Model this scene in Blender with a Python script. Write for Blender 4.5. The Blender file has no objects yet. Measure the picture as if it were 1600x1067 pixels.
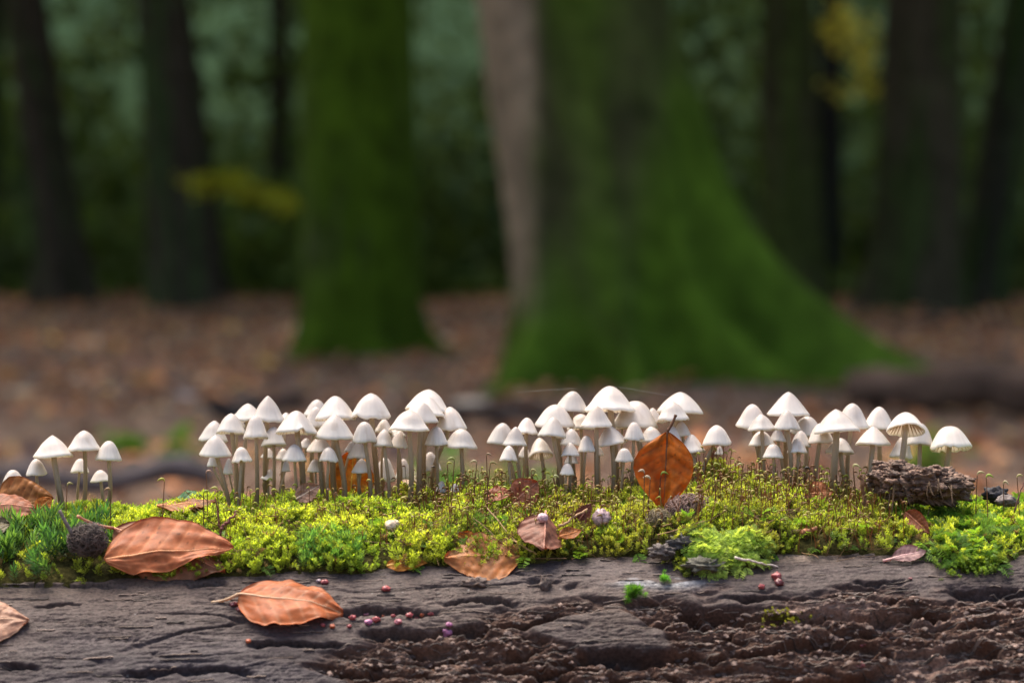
import bpy, math, random
import numpy as np
from mathutils import Vector, Matrix
from mathutils.bvhtree import BVHTree

rng = np.random.default_rng(7)
random.seed(7)
R_ = math.radians
sc = bpy.context.scene
COL = sc.collection

# ------------------------------------------------------------------ camera
CZ = 0.76                                  # camera height over the forest floor
FPX = 1600 * 100 / 36.0                    # focal length in photo pixels
PITCH = math.atan((533.5 - 335.0) / FPX)   # horizon at photo row 335
cam_d = bpy.data.cameras.new('camera')
cam_d.lens = 100
cam_d.sensor_width = 36
cam_d.clip_start = 0.05
cam_d.clip_end = 600
cam_d.dof.use_dof = True
cam_d.dof.focus_distance = 1.404
cam_d.dof.aperture_fstop = 8.5
cam = bpy.data.objects.new('camera', cam_d)
COL.objects.link(cam)
cam.location = (0, 0, CZ)
cam.rotation_euler = (math.pi / 2 - PITCH, 0, 0)
sc.camera = cam

# ------------------------------------------------------------------ sky, sun, exposure
SUN_EL, SUN_AZ = 66.0, -32.0               # azimuth from +Y (away from camera), positive to the right
w = bpy.data.worlds.new('World')
sc.world = w
w.use_nodes = True
nt = w.node_tree
nt.nodes.clear()
sky = nt.nodes.new('ShaderNodeTexSky')
sky.sky_type = 'NISHITA'
sky.sun_disc = False
sky.sun_elevation = R_(SUN_EL)
sky.sun_rotation = R_(SUN_AZ)
sky.air_density = 1.0
sky.dust_density = 3.5
sky.ozone_density = 0.6
bg = nt.nodes.new('ShaderNodeBackground')
bg.inputs['Strength'].default_value = 0.14
wo = nt.nodes.new('ShaderNodeOutputWorld')
nt.links.new(sky.outputs[0], bg.inputs[0])
nt.links.new(bg.outputs[0], wo.inputs[0])

sun_d = bpy.data.lights.new('sun', 'SUN')
sun_d.energy = 3.7
sun_d.angle = R_(50)
sun_d.color = (1.0, 0.92, 0.80)
sun = bpy.data.objects.new('sun', sun_d)
COL.objects.link(sun)
sd = Vector((math.sin(R_(SUN_AZ)) * math.cos(R_(SUN_EL)), math.cos(R_(SUN_AZ)) * math.cos(R_(SUN_EL)), math.sin(R_(SUN_EL))))
sun.rotation_euler = sd.to_track_quat('Z', 'Y').to_euler()

sc.view_settings.view_transform = 'Standard'
sc.view_settings.look = 'None'
sc.view_settings.gamma = 1
sc.view_settings.use_curve_mapping = False
sc.view_settings.exposure = 1.3
sc.render.engine = 'CYCLES'
sc.cycles.max_bounces = 8
sc.cycles.diffuse_bounces = 4
sc.cycles.transmission_bounces = 6
sc.cycles.caustics_reflective = False
sc.cycles.caustics_refractive = False

# ------------------------------------------------------------------ numeric helpers
_perm = np.random.default_rng(11).permutation(256)
_perm = np.concatenate([_perm, _perm, _perm])
_grad = np.random.default_rng(12).normal(size=(256, 3))
_grad /= np.linalg.norm(_grad, axis=1)[:, None]


def perlin(x, y, z=0.0):
    x, y, z = np.broadcast_arrays(np.asarray(x, float), np.asarray(y, float), np.asarray(z, float))
    xi = np.floor(x).astype(int); yi = np.floor(y).astype(int); zi = np.floor(z).astype(int)
    xf, yf, zf = x - xi, y - yi, z - zi
    u = xf * xf * xf * (xf * (xf * 6 - 15) + 10)
    v = yf * yf * yf * (yf * (yf * 6 - 15) + 10)
    t = zf * zf * zf * (zf * (zf * 6 - 15) + 10)
    def g(dx, dy, dz):
        h = _perm[_perm[_perm[(xi + dx) & 255] + ((yi + dy) & 255)] + ((zi + dz) & 255)]
        gr = _grad[h]
        return gr[..., 0] * (xf - dx) + gr[..., 1] * (yf - dy) + gr[..., 2] * (zf - dz)
    def lerp(a, b, k): return a + k * (b - a)
    x00 = lerp(g(0, 0, 0), g(1, 0, 0), u); x10 = lerp(g(0, 1, 0), g(1, 1, 0), u)
    x01 = lerp(g(0, 0, 1), g(1, 0, 1), u); x11 = lerp(g(0, 1, 1), g(1, 1, 1), u)
    return 1.5 * lerp(lerp(x00, x10, v), lerp(x01, x11, v), t)


def fbm(x, y, z=0.0, o=4, gain=0.5):
    s, a, f = 0.0, 1.0, 1.0
    for i in range(o):
        s = s + a * perlin(x * f + 17.3 * i, y * f - 9.1 * i, z * f + 3.7 * i)
        a *= gain; f *= 2.03
    return s


def sstep(a, b, x):
    t = np.clip((np.asarray(x, float) - a) / (b - a), 0, 1)
    return t * t * (3 - 2 * t)


CP, SP = math.cos(PITCH), math.sin(PITCH)


def at(px, py, Y):
    """photo pixel + depth Y -> world point"""
    u = (px - 800.0) / FPX; v = (533.5 - py) / FPX
    t = Y / (CP + v * SP)
    return Vector((t * u, Y, CZ + t * (-SP + v * CP)))


def proj(x, y, z):
    f = y * CP - (z - CZ) * SP
    up = y * SP + (z - CZ) * CP
    return 800 + FPX * x / f, 533.5 - FPX * up / f


def px2x(px, Y=1.4): return (px - 800.0) / FPX * Y


# ------------------------------------------------------------------ object helpers
def tag(o, label=None, cat=None, group=None, kind=None):
    if label: o['label'] = label
    if cat: o['category'] = cat
    if group: o['group'] = group
    if kind: o['kind'] = kind
    return o


def empty(name, loc):
    o = bpy.data.objects.new(name, None)
    o.empty_display_size = 0.01
    o.location = loc
    COL.objects.link(o)
    return o


def mesh(name, verts, faces, mat, parent=None, smooth=True, col=None, origin=None):
    """verts (n,3); faces (m,k) array, or list of such arrays; col (n,3) per point colour. World coordinates."""
    verts = np.asarray(verts, float)
    org = np.zeros(3)
    if parent is not None:
        org = np.array(WORG.get(parent.name, (0, 0, 0)), float)
    elif origin is not None:
        org = np.array(origin, float)
    fl = faces if isinstance(faces, list) else [faces]
    fl = [np.asarray(f, int) for f in fl if len(f)]
    me = bpy.data.meshes.new(name)
    me.vertices.add(len(verts))
    me.vertices.foreach_set('co', (verts - org).astype(np.float32).ravel())
    idx = np.concatenate([f.ravel() for f in fl])
    tot = np.concatenate([np.full(len(f), f.shape[1]) for f in fl])
    start = np.concatenate([[0], np.cumsum(tot)[:-1]])
    me.loops.add(len(idx)); me.loops.foreach_set('vertex_index', idx.astype(np.int32))
    me.polygons.add(len(tot))
    me.polygons.foreach_set('loop_start', start.astype(np.int32))
    me.polygons.foreach_set('loop_total', tot.astype(np.int32))
    me.polygons.foreach_set('use_smooth', np.full(len(tot), smooth))
    me.update(calc_edges=True)
    if col is not None:
        a = me.color_attributes.new('Col', 'FLOAT_COLOR', 'POINT')
        c = np.ones((len(verts), 4), np.float32); c[:, :3] = col
        a.data.foreach_set('color', c.ravel())
    me.materials.append(mat)
    o = bpy.data.objects.new(name, me)
    COL.objects.link(o)
    if parent is not None:
        o.parent = parent
        WORG[o.name] = org
    else:
        o.location = org
        WORG[o.name] = org
    return o


WORG = {}


def thing(name, loc, label, cat, group=None):
    o = empty(name, loc)
    WORG[o.name] = np.array(loc, float)
    return tag(o, label, cat, group)


def grid_faces(nu, nv, wrap_u=False):
    """vertex index = j*nu+i, i along u"""
    i = np.arange(nu if wrap_u else nu - 1); j = np.arange(nv - 1)
    I, J = np.meshgrid(i, j)
    I2 = (I + 1) % nu
    return np.stack([J * nu + I, J * nu + I2, (J + 1) * nu + I2, (J + 1) * nu + I], -1).reshape(-1, 4)


def tube(path, rad, seg=10, cap=True):
    P = np.asarray(path, float); n = len(P)
    rad = np.broadcast_to(np.asarray(rad, float), (n,))
    T = np.gradient(P, axis=0); T /= np.linalg.norm(T, axis=1)[:, None] + 1e-12
    ref = np.array([0.0, 1.0, 0.0]) if abs(T[0, 1]) < 0.8 else np.array([1.0, 0, 0])
    A = np.cross(T, ref); A /= np.linalg.norm(A, axis=1)[:, None] + 1e-12
    B = np.cross(T, A)
    th = np.linspace(0, 2 * np.pi, seg, endpoint=False)
    V = P[:, None] + rad[:, None, None] * (np.cos(th)[None, :, None] * A[:, None] + np.sin(th)[None, :, None] * B[:, None])
    V = V.reshape(-1, 3)
    F = [grid_faces(seg, n, True)]
    if cap:
        V = np.vstack([V, P[:1], P[-1:]])
        k = np.arange(seg)
        F.append(np.stack([np.full(seg, n * seg), (k + 1) % seg, k], -1))
        F.append(np.stack([np.full(seg, n * seg + 1), (n - 1) * seg + k, (n - 1) * seg + (k + 1) % seg], -1))
    return V, F


def merge(parts):
    """list of (V, F or [F..], colour or None)"""
    Vs, quads, tris, Cs, off = [], [], [], [], 0
    for V, F, c in parts:
        fl = F if isinstance(F, list) else [F]
        for f in fl:
            f = np.asarray(f, int)
            if not len(f): continue
            (quads if f.shape[1] == 4 else tris).append(f + off)
        Vs.append(V); off += len(V)
        if c is not None: Cs.append(np.broadcast_to(np.asarray(c, float), (len(V), 3)))
    fs = []
    if quads: fs.append(np.concatenate(quads))
    if tris: fs.append(np.concatenate(tris))
    return np.concatenate(Vs), fs, (np.concatenate(Cs) if Cs else None)


def bez(p0, p1, p2, p3, n=14):
    t = np.linspace(0, 1, n)[:, None]
    p0, p1, p2, p3 = [np.array(p, float) for p in (p0, p1, p2, p3)]
    return (1 - t) ** 3 * p0 + 3 * (1 - t) ** 2 * t * p1 + 3 * (1 - t) * t * t * p2 + t ** 3 * p3


def replicate(protos, which, M, off, col, shade=None):
    """protos: list of (V(n,3), T(m,3), tone(n)); which (I,); M (I,3,3); off (I,3); col (I,3)"""
    Vs, Fs, Cs, base = [], [], [], 0
    for k, (V, T, tone) in enumerate(protos):
        s = np.where(which == k)[0]
        if not len(s): continue
        n = len(V)
        W = np.einsum('iab,nb->ina', M[s], V) + off[s][:, None]
        Vs.append(W.reshape(-1, 3))
        Fs.append((T[None] + (base + np.arange(len(s)) * n)[:, None, None]).reshape(-1, T.shape[1]))
        Cs.append((col[s][:, None] * tone[None, :, None]).reshape(-1, 3))
        base += n * len(s)
    return np.concatenate(Vs), np.concatenate(Fs), np.concatenate(Cs)


def rotz(a):
    c, s = np.cos(a), np.sin(a); z = np.zeros_like(a); o = np.ones_like(a)
    return np.stack([np.stack([c, -s, z], -1), np.stack([s, c, z], -1), np.stack([z, z, o], -1)], -2)


def rotx(a):
    c, s = np.cos(a), np.sin(a); z = np.zeros_like(a); o = np.ones_like(a)
    return np.stack([np.stack([o, z, z], -1), np.stack([z, c, -s], -1), np.stack([z, s, c], -1)], -2)


# ------------------------------------------------------------------ materials
def mat_new(name):
    m = bpy.data.materials.new(name); m.use_nodes = True
    n = m.node_tree.nodes; n.clear()
    out = n.new('ShaderNodeOutputMaterial')
    return m, n, m.node_tree.links, out


def mat(name, color=None, rough=0.6, transl=0.0, tcol=None, attr=False, nscale=0, namt=0.0, bump=0.0, bscale=400, spec=0.5, rand=0.0, coat=0.0):
    """principled, optionally mixed with translucent; colour from attribute Col or given; procedural noise variation and bump"""
    m, n, l, out = mat_new(name)
    p = n.new('ShaderNodeBsdfPrincipled')
    p.inputs['Roughness'].default_value = rough
    p.inputs['Specular IOR Level'].default_value = spec
    p.inputs['Coat Weight'].default_value = coat
    if attr:
        a = n.new('ShaderNodeAttribute'); a.attribute_name = 'Col'; src = a.outputs['Color']
    else:
        rgb = n.new('ShaderNodeRGB'); rgb.outputs[0].default_value = (*color, 1); src = rgb.outputs[0]
    tc = n.new('ShaderNodeTexCoord')
    fac = None
    if namt > 0:
        nz = n.new('ShaderNodeTexNoise'); nz.inputs['Scale'].default_value = nscale
        nz.inputs['Detail'].default_value = 5
        l.new(tc.outputs['Object'], nz.inputs['Vector'])
        mr = n.new('ShaderNodeMapRange')
        mr.inputs['From Min'].default_value = 0.3; mr.inputs['From Max'].default_value = 0.7
        mr.inputs['To Min'].default_value = 1 - namt; mr.inputs['To Max'].default_value = 1 + namt
        l.new(nz.outputs['Fac'], mr.inputs['Value']); fac = mr.outputs[0]
    if rand > 0:
        oi = n.new('ShaderNodeObjectInfo')
        mr2 = n.new('ShaderNodeMapRange')
        mr2.inputs['To Min'].default_value = 1 - rand; mr2.inputs['To Max'].default_value = 1 + rand
        l.new(oi.outputs['Random'], mr2.inputs['Value'])
        if fac is None: fac = mr2.outputs[0]
        else:
            mm = n.new('ShaderNodeMath'); mm.operation = 'MULTIPLY'
            l.new(fac, mm.inputs[0]); l.new(mr2.outputs[0], mm.inputs[1]); fac = mm.outputs[0]
    if fac is not None:
        vm = n.new('ShaderNodeVectorMath'); vm.operation = 'SCALE'
        l.new(src, vm.inputs[0]); l.new(fac, vm.inputs['Scale']); src = vm.outputs[0]
    l.new(src, p.inputs['Base Color'])
    if bump > 0:
        bz = n.new('ShaderNodeTexNoise'); bz.inputs['Scale'].default_value = bscale; bz.inputs['Detail'].default_value = 6
        l.new(tc.outputs['Object'], bz.inputs['Vector'])
        bp = n.new('ShaderNodeBump'); bp.inputs['Strength'].default_value = bump; bp.inputs['Distance'].default_value = 1.0 / bscale
        l.new(bz.outputs['Fac'], bp.inputs['Height']); l.new(bp.outputs[0], p.inputs['Normal'])
    if transl > 0:
        t = n.new('ShaderNodeBsdfTranslucent')
        if tcol:
            vm2 = n.new('ShaderNodeVectorMath'); vm2.operation = 'MULTIPLY'
            vm2.inputs[1].default_value = tcol
            l.new(src, vm2.inputs[0]); l.new(vm2.outputs[0], t.inputs['Color'])
        else: l.new(src, t.inputs['Color'])
        mx = n.new('ShaderNodeMixShader'); mx.inputs[0].default_value = transl
        l.new(p.outputs[0], mx.inputs[1]); l.new(t.outputs[0], mx.inputs[2]); l.new(mx.outputs[0], out.inputs[0])
    else:
        l.new(p.outputs[0], out.inputs[0])
    return m


M = {}
M['cap'] = mat('mushroom_cap', attr=True, rough=0.36, transl=0.50, tcol=(1.05, 1.0, 0.93), rand=0.10, nscale=120, namt=0.06, bump=0.10, bscale=900)
M['gill'] = mat('mushroom_gills', attr=True, rough=0.6, transl=0.45, tcol=(1.0, 0.92, 0.80))
M['stem'] = mat('mushroom_stem', attr=True, rough=0.4, transl=0.42, tcol=(1.0, 0.9, 0.72), nscale=200, namt=0.10, bump=0.15, bscale=700)
M['moss'] = mat('moss', attr=True, rough=0.5, transl=0.55, tcol=(1.15, 1.1, 0.6), spec=0.35)
M['moss_base'] = mat('moss_base', attr=True, rough=0.95, nscale=500, namt=0.5, bump=0.9, bscale=700, spec=.05)
M['seta'] = mat('moss_sporophyte', attr=True, rough=0.4, transl=0.3, spec=.3)
M['leaf'] = mat('dead_leaf', attr=True, rough=0.5, transl=0.40, tcol=(1.4, 0.85, 0.3), nscale=260, namt=0.16, bump=0.10, bscale=900, spec=0.22)
M['leaf_dry'] = mat('dry_leaf', attr=True, rough=0.55, transl=0.30, tcol=(1.2, 0.9, 0.5), nscale=260, namt=0.16, bump=0.3, bscale=600)
M['wood'] = mat('wet_rotten_wood', attr=True, rough=0.62, nscale=700, namt=0.45, bump=0.6, bscale=1300, spec=0.15)
M['crumb'] = mat('wood_crumbs', attr=True, rough=0.75, nscale=900, namt=0.3, bump=0.6, bscale=1500)
M['bark'] = mat('bark', attr=True, rough=0.9, nscale=9, namt=0.35, bump=0.6, bscale=30, spec=.08)
M['far_leaf'] = mat('forest_leaves', attr=True, rough=0.7, transl=0.38, tcol=(1.1, 1.1, 0.6), spec=.1)
M['litter'] = mat('leaf_litter', attr=True, rough=0.6, transl=0.15, spec=.2)
M['ground'] = mat('forest_floor', (.13, .075, .045), rough=0.95, nscale=6, namt=0.5, bump=0.7, bscale=20)
M['backdrop_hill'] = mat('backdrop_slope', (.018, .032, .017), rough=1.0, nscale=.4, namt=.5, bump=.5, bscale=3, spec=0)
M['berry'] = mat('red_crumb', attr=True, rough=0.35, nscale=900, namt=0.35, bump=0.5, bscale=1500)
M['husk'] = mat('husk', attr=True, rough=0.7)
M['twig'] = mat('twig', attr=True, rough=0.7, spec=.15, nscale=400, namt=0.3, bump=0.4, bscale=900)

# ================================================================== SETTING
# ---- forest floor
def sheet(xs, ys, zf):
    X, Y = np.meshgrid(xs, ys)
    return np.stack([X, Y, zf(X, Y)], -1).reshape(-1, 3), grid_faces(len(xs), len(ys))

xs = np.concatenate([np.linspace(-300, -14, 12), np.linspace(-13, 13, 105), np.linspace(14, 300, 12)])
ys = np.concatenate([np.linspace(-300, -8, 10), np.linspace(-7, 34, 165), np.linspace(36, 300, 20)])
def floor_z(X, Y):
    d = 0.05 * fbm(X * 0.8, Y * 0.8, 3.0, 3) * sstep(2.4, 6, np.abs(Y)) * (1 - sstep(28, 60, Y))
    return d
V, F = sheet(xs, ys, floor_z)
g = mesh('ground', V, F, M['ground']); tag(g, kind='structure')
V, F = sheet(np.linspace(-160, 160, 60), np.linspace(48, 200, 50), lambda X, Y: -.3 + 26 * sstep(46, 120, Y) + 1.2 * fbm(X * .12, Y * .12, 5, 3))
tag(mesh('backdrop_hill', V, F, M['backdrop_hill']), kind='structure')  # backdrop rise added to block the sky; dark green bakes in canopy shade

# ---- leaf prototypes for litter and foliage (folded, pointed ovals)
def leaf_proto(fold, bend):
    t = np.array([0, .3, .62, 1.0]); hw = np.array([0, .30, .26, 0])
    V = [(0, 0, 0)]
    for k in (1, 2):
        z = bend * 4 * t[k] * (1 - t[k])
        V += [(-hw[k], t[k], z + fold * hw[k]), (0, t[k], z), (hw[k], t[k], z + fold * hw[k])]
    V.append((0, 1, 0))
    T = [(0, 2, 1), (0, 3, 2), (1, 2, 5), (1, 5, 4), (2, 3, 6), (2, 6, 5), (4, 5, 7), (5, 6, 7)]
    return np.array(V, float) - np.array([0, .5, 0]), np.array(T), np.ones(8)

LP = [leaf_proto(.3, .12), leaf_proto(-.2, .2), leaf_proto(.6, -.1)]

# ---- leaf litter
n = 34000
ly = 2.3 + 32 * rng.random(n) ** 0.75
lx = (rng.random(n) - .5) * (4.5 + ly * 0.85)
keep = ~((np.abs(lx) < 2.2) & (ly < 2.4))
lx, ly = lx[keep], ly[keep]; n = len(lx)
sz = rng.uniform(.045, .10, n)
rot = rotz(rng.uniform(0, 6.28, n)) @ rotx(rng.normal(0, .45, n)) 
zz = floor_z(lx, ly) + sz * rng.uniform(.05, .35, n)
pal = np.array([(.24, .095, .038), (.18, .075, .038), (.30, .14, .06), (.12, .06, .038), (.30, .19, .10), (.34, .20, .05), (.09, .055, .05), (.36, .27, .19)])
pk = rng.choice(len(pal), n, p=[.22, .2, .16, .16, .08, .05, .09, .04])
lc = pal[pk] * rng.uniform(1.0, 2.6, n)[:, None] * np.clip(1 + .75 * fbm(lx * 1.1, ly * .55, 4.4, 3), .3, 1.8)[:, None]
V, F, C = replicate(LP, rng.integers(0, 3, n), rot * sz[:, None, None], np.stack([lx, ly, zz], -1), lc)
tag(mesh('leaf_litter', V, F, M['litter'], col=C, smooth=False), 'brown fallen beech leaves covering the forest floor', 'leaf litter', kind='stuff')

# ---- trees
TREE_GROUP = 'tree trunks in the blurred wood'
def make_tree(name, label, base, r0, lean, height, bark, moss, mossf, roots=(), flare=.25, fl_h=.35, crown_r=2.6, seed=0, bare=None, barec=None, twist=0.0, crown_z=(5.5, 11)):
    """lean: x drift per metre; roots: (theta, amplitude, width, decay)"""
    r = np.random.default_rng(seed)
    t = thing(name, base, label, 'tree', TREE_GROUP)
    nth = 72
    zs = np.concatenate([np.linspace(0, 2.8, 60)[:-1], np.linspace(2.8, height, 16)])
    th = np.linspace(0, 2 * np.pi, nth, endpoint=False)
    TH, Z = np.meshgrid(th, zs)
    rad = r0 * (1 - .55 * Z / height)
    rad = rad + flare * r0 * np.exp(-Z / fl_h) * (1 + .5 * np.cos(5 * TH + seed))
    for (a, amp, wd, dec) in roots:
        d = (TH - a + np.pi) % (2 * np.pi) - np.pi
        rad = rad + amp * np.exp(-(d / wd) ** 2) * np.exp(-Z / dec)
    rad *= 1 + .05 * fbm(np.cos(TH) * 1.7 + seed, np.sin(TH) * 1.7, Z * .7, 3)
    rad += .012 * fbm(np.cos(TH) * 6, np.sin(TH) * 6 + seed, Z * 2.5, 3)
    cx = lean * Z + twist * np.sin(Z * .9)
    X = base[0] + cx + rad * np.cos(TH)
    Yy = base[1] + rad * np.sin(TH)
    ZZ = base[2] + Z - .05 + 0 * TH
    nz = fbm(np.cos(TH) * 1.3 + seed, np.sin(TH) * 1.3, Z * .8 + 5, 4)
    mk = sstep(-.7, .8, nz + mossf) if bare else sstep(-.25, .35, nz + mossf)
    if bare or mossf > .5: mk = np.maximum(mk, (1 - sstep(.15, .85, Z - 1.1 * np.clip(np.cos(TH), 0, 1) + .25 * nz)))
    if bare:
        bm_ = (1 - sstep(bare[0], bare[1], X + .03 * nz)) * sstep(bare[2], bare[2] + .3, Z)
    var = (1 + .35 * fbm(np.cos(TH) * 4, np.sin(TH) * 4, Z * 2 + seed, 3))[..., None]
    C = (np.array(bark) * (1 - mk[..., None]) + np.array(moss) * mk[..., None]) * np.clip(var, .4, 1.7)
    if bare: C = C * (1 - bm_[..., None]) + np.array(barec) * bm_[..., None] * np.clip(.5 + .5 * var, .6, 1.4)
    mesh('trunk', np.stack([X, Yy, ZZ], -1).reshape(-1, 3), grid_faces(nth, len(zs), True), M['bark'], t, col=C.reshape(-1, 3))
    tips = []
    for k in range(6):
        z0 = height * (.45 + .09 * k); a = r.uniform(0, 6.28)
        p0 = np.array([base[0] + lean * z0, base[1], z0])
        L = crown_r * r.uniform(.7, 1.0)
        dv = np.array([math.cos(a), math.sin(a), .55]) * L
        P = bez(p0, p0 + dv * .3 + [0, 0, .1], p0 + dv * .7, p0 + dv, 8)
        V, F = tube(P, np.linspace(r0 * .3, r0 * .06, 8), 8)
        mesh('limb', V, F, M['bark'], t, col=np.broadcast_to(np.array(bark), (len(V), 3)))
        tips.append(P)
    tips = np.concatenate(tips)
    m = 1100
    c = tips[r.integers(0, len(tips), m)] + r.normal(0, [.9, .9, .7], (m, 3))
    c[:, 2] = np.clip(c[:, 2], crown_z[0], crown_z[1] + 1)
    s = r.uniform(.16, .34, m)
    rt = rotz(r.uniform(0, 6.28, m)) @ rotx(r.normal(0, .5, m))
    cc = np.array([.07, .10, .025]) * r.uniform(.6, 1.3, m)[:, None]
    V, F, C = replicate(LP, r.integers(0, 3, m), rt * s[:, None, None], c, cc)
    mesh('crown', V, F, M['far_leaf'], t, col=C, smooth=False)
    return t

def ground_pt(px, Y): return Vector(((px - 800) / FPX * Y, Y, 0.0))

BK = (.046, .037, .025); GM = (.045, .085, .012)
make_tree('beech_tree', 'massive mossy beech trunk with flaring roots and a bare grey left side, right of centre', ground_pt(985, 12.8), .455, -.148, 13,
          (.050, .046, .020), (.062, .108, .008), -.22, roots=((0.02, 1.22, .24, .46), (-.28, .55, .16, .25), (-2.3, .70, .12, .22), (-1.55, .80, .10, .18), (-.88, 1.05, .12, .24), (2.6, .25, .4, .4)), flare=.02, seed=3, bare=(.05, .13, .28), barec=(.25, .185, .115), crown_r=3)
make_tree('beech_tree', 'upright bright green moss covered trunk left of centre', ground_pt(562, 15.2), .325, -.004, 12,
          (.05, .045, .03), (.050, .086, .005), .55, roots=((-1.2, .36, .16, .10), (-2.4, .26, .18, .10), (0.0, .42, .14, .10), (3.2, .16, .2, .09)), flare=.0, seed=5)
make_tree('beech_tree', 'dark leaning trunk nearest the left edge of the wood', ground_pt(106, 24), .21, -.13, 12, BK, (.03, .045, .015), -.25, flare=.55, fl_h=.35, seed=8)
make_tree('beech_tree', 'dark greenish trunk with a yellow leafy twig hanging beside it', ground_pt(288, 23), .235, -.07, 12, BK, (.035, .055, .018), -.05, flare=.35, seed=9)
make_tree('beech_tree', 'slender dark trunk close behind the leafy yellow twig', ground_pt(340, 26), .115, -.12, 11, BK, (.03, .04, .02), -.3, flare=.4, seed=10)
make_tree('beech_tree', 'thin far trunk just left of the bright green trunk', ground_pt(434, 31), .12, .01, 11, BK, (.03, .04, .02), -.3, flare=.3, seed=12)
make_tree('beech_tree', 'olive dark trunk just right of the massive mossy beech', ground_pt(1243, 22), .235, -.03, 12, (.046, .042, .02), (.045, .058, .014), .1, flare=.3, seed=13)
make_tree('beech_tree', 'narrow black trunk left of the glowing yellow leaves', ground_pt(1296, 27), .12, .0, 11, (.022, .02, .018), (.025, .03, .015), -.4, flare=.3, seed=14)
make_tree('beech_tree', 'broad dark brown trunk below the yellow leaves at right', ground_pt(1432, 22), .34, .02, 12, (.055, .046, .027), (.04, .055, .016), -.15, flare=.22, seed=15, roots=((3.1, .15, .3, .3),))
make_tree('beech_tree', 'right leaning trunk with green moss low down at the right edge', ground_pt(1530, 23), .21, .15, 12, (.035, .033, .022), (.035, .06, .014), .0, flare=.2, seed=16)
make_tree('beech_tree', 'faint far trunk left of the dark leaning trunk at the left edge', ground_pt(-30, 30), .22, .02, 12, BK, (.03, .05, .02), .0, flare=.3, seed=17)

# ---- far wood, and unseen canopy added to shade it (foliage nobody could count)
n = 54000
fy = rng.uniform(27, 52, n); fx = (rng.random(n) - .5) * (fy * 1.0)
fz = floor_z(fx, fy) + 9.0 * rng.random(n) ** 1.15
cl = fbm(fx * .35, fz * .5, fy * .12, 3)
keep = cl + .35 > rng.random(n) * .6
fx, fy, fz, cl = fx[keep], fy[keep], fz[keep], cl[keep]
lo_n = 11000
lo_y = rng.uniform(25.5, 34, lo_n)
fy = np.concatenate([fy, lo_y]); fx = np.concatenate([fx, (rng.random(lo_n) - .5) * 32]); fz = np.concatenate([fz, .03 + 1.1 * rng.random(lo_n) ** 2.2 * np.clip(.9 + 1.6 * perlin(fx[-lo_n:] * .5, lo_y * .3, 2.2), .1, 2)]); cl = np.concatenate([cl, np.zeros(lo_n)]); n = len(fx)
s = rng.uniform(.18, .42, n)
rt = rotz(rng.uniform(0, 6.28, n)) @ rotx(rng.normal(.6, .7, n))
hue = fbm(fx * .25 + 40, fz * .3, fy * .1, 2)[:, None]
fc = np.array([.044, .068, .027]) * (1 - np.clip(hue + .4, 0, 1)) + np.array([.060, .092, .018]) * np.clip(hue + .4, 0, 1)
fc = fc * rng.uniform(1.0, 2.0, n)[:, None]
V, F, C = replicate(LP, rng.integers(0, 3, n), rt * s[:, None, None], np.stack([fx, fy, fz], -1), fc)
tag(mesh('far_wood', V, F, M['far_leaf'], col=C, smooth=False), 'blurred dark green undergrowth filling the gaps between the trunks', 'undergrowth', kind='stuff')

n = 26000
fy = rng.uniform(10.5, 62, n); fx = rng.uniform(-28, 28, n)
fz = 7.0 + 4.5 * rng.random(n) + .6 * fbm(fx * .3, fy * .3, 0, 2)
s = rng.uniform(.45, .95, n)
rt = rotz(rng.uniform(0, 6.28, n)) @ rotx(rng.normal(0, .4, n))
fc = np.array([.07, .10, .022]) * rng.uniform(.6, 1.35, n)[:, None]
V, F, C = replicate(LP, rng.integers(0, 3, n), rt * s[:, None, None], np.stack([fx, fy, fz], -1), fc)
tag(mesh('shade_canopy', V, F, M['far_leaf'], col=C, smooth=False), 'unseen roof of beech leaves added to shade the trunks of the wood', 'canopy', kind='stuff')

# ---- hanging leafy twigs in the background
def leafy_twig(p0, p1, nleaf, size, spread, colr, label, seed, sag=.1):
    r = np.random.default_rng(seed)
    p0 = np.array(p0); p1 = np.array(p1)
    t = thing('leafy_twig', tuple(p0), label, 'twig', 'yellow leafy twigs in the wood')
    P = bez(p0, p0 + (p1 - p0) * .35 + [0, 0, sag], p0 + (p1 - p0) * .7 + [0, 0, sag], p1, 10)
    V, F = tube(P, np.linspace(.012, .003, 10), 6)
    mesh('stalk', V, F, M['twig'], t, col=np.broadcast_to(np.array([.05, .04, .02]), (len(V), 3)))
    for i in range(nleaf):
        c = P[r.integers(1, 10)] + r.normal(0, 1, 3) * np.array(spread)
        s = size * r.uniform(.7, 1.25)
        m3 = (rotz(np.array([r.uniform(0, 6.28)])) @ rotx(np.array([r.normal(.3, .5)])))[0] * s
        Vl = LP[i % 3][0] @ m3.T + c
        mesh('leaf', Vl, LP[i % 3][1], M['far_leaf'], t, col=np.broadcast_to(np.array(colr) * r.uniform(.75, 1.2), (8, 3)), smooth=False)

leafy_twig(at(285, 290, 20), at(455, 325, 19.6), 110, .12, (.05, .1, .04), (.36, .38, .03), 'yellow green leafy twig hanging between the left trunks', 21)
leafy_twig(at(1296, 40, 24), at(1370, 110, 24), 110, .12, (.07, .12, .10), (.75, .68, .14), 'bright yellow leaves glowing high between the right trunks', 22)  # sunlight on these leaves is put into their pale yellow
leafy_twig(at(1300, 150, 25), at(1380, 150, 25), 50, .11, (.07, .1, .03), (.60, .55, .10), 'small yellow leafy spray below the brighter yellow leaves', 23)
leafy_twig(at(95, 95, 30), at(215, 90, 30), 50, .18, (.25, .2, .12), (.15, .19, .025), 'dim green leafy spray between the two left trunks', 24)

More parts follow.
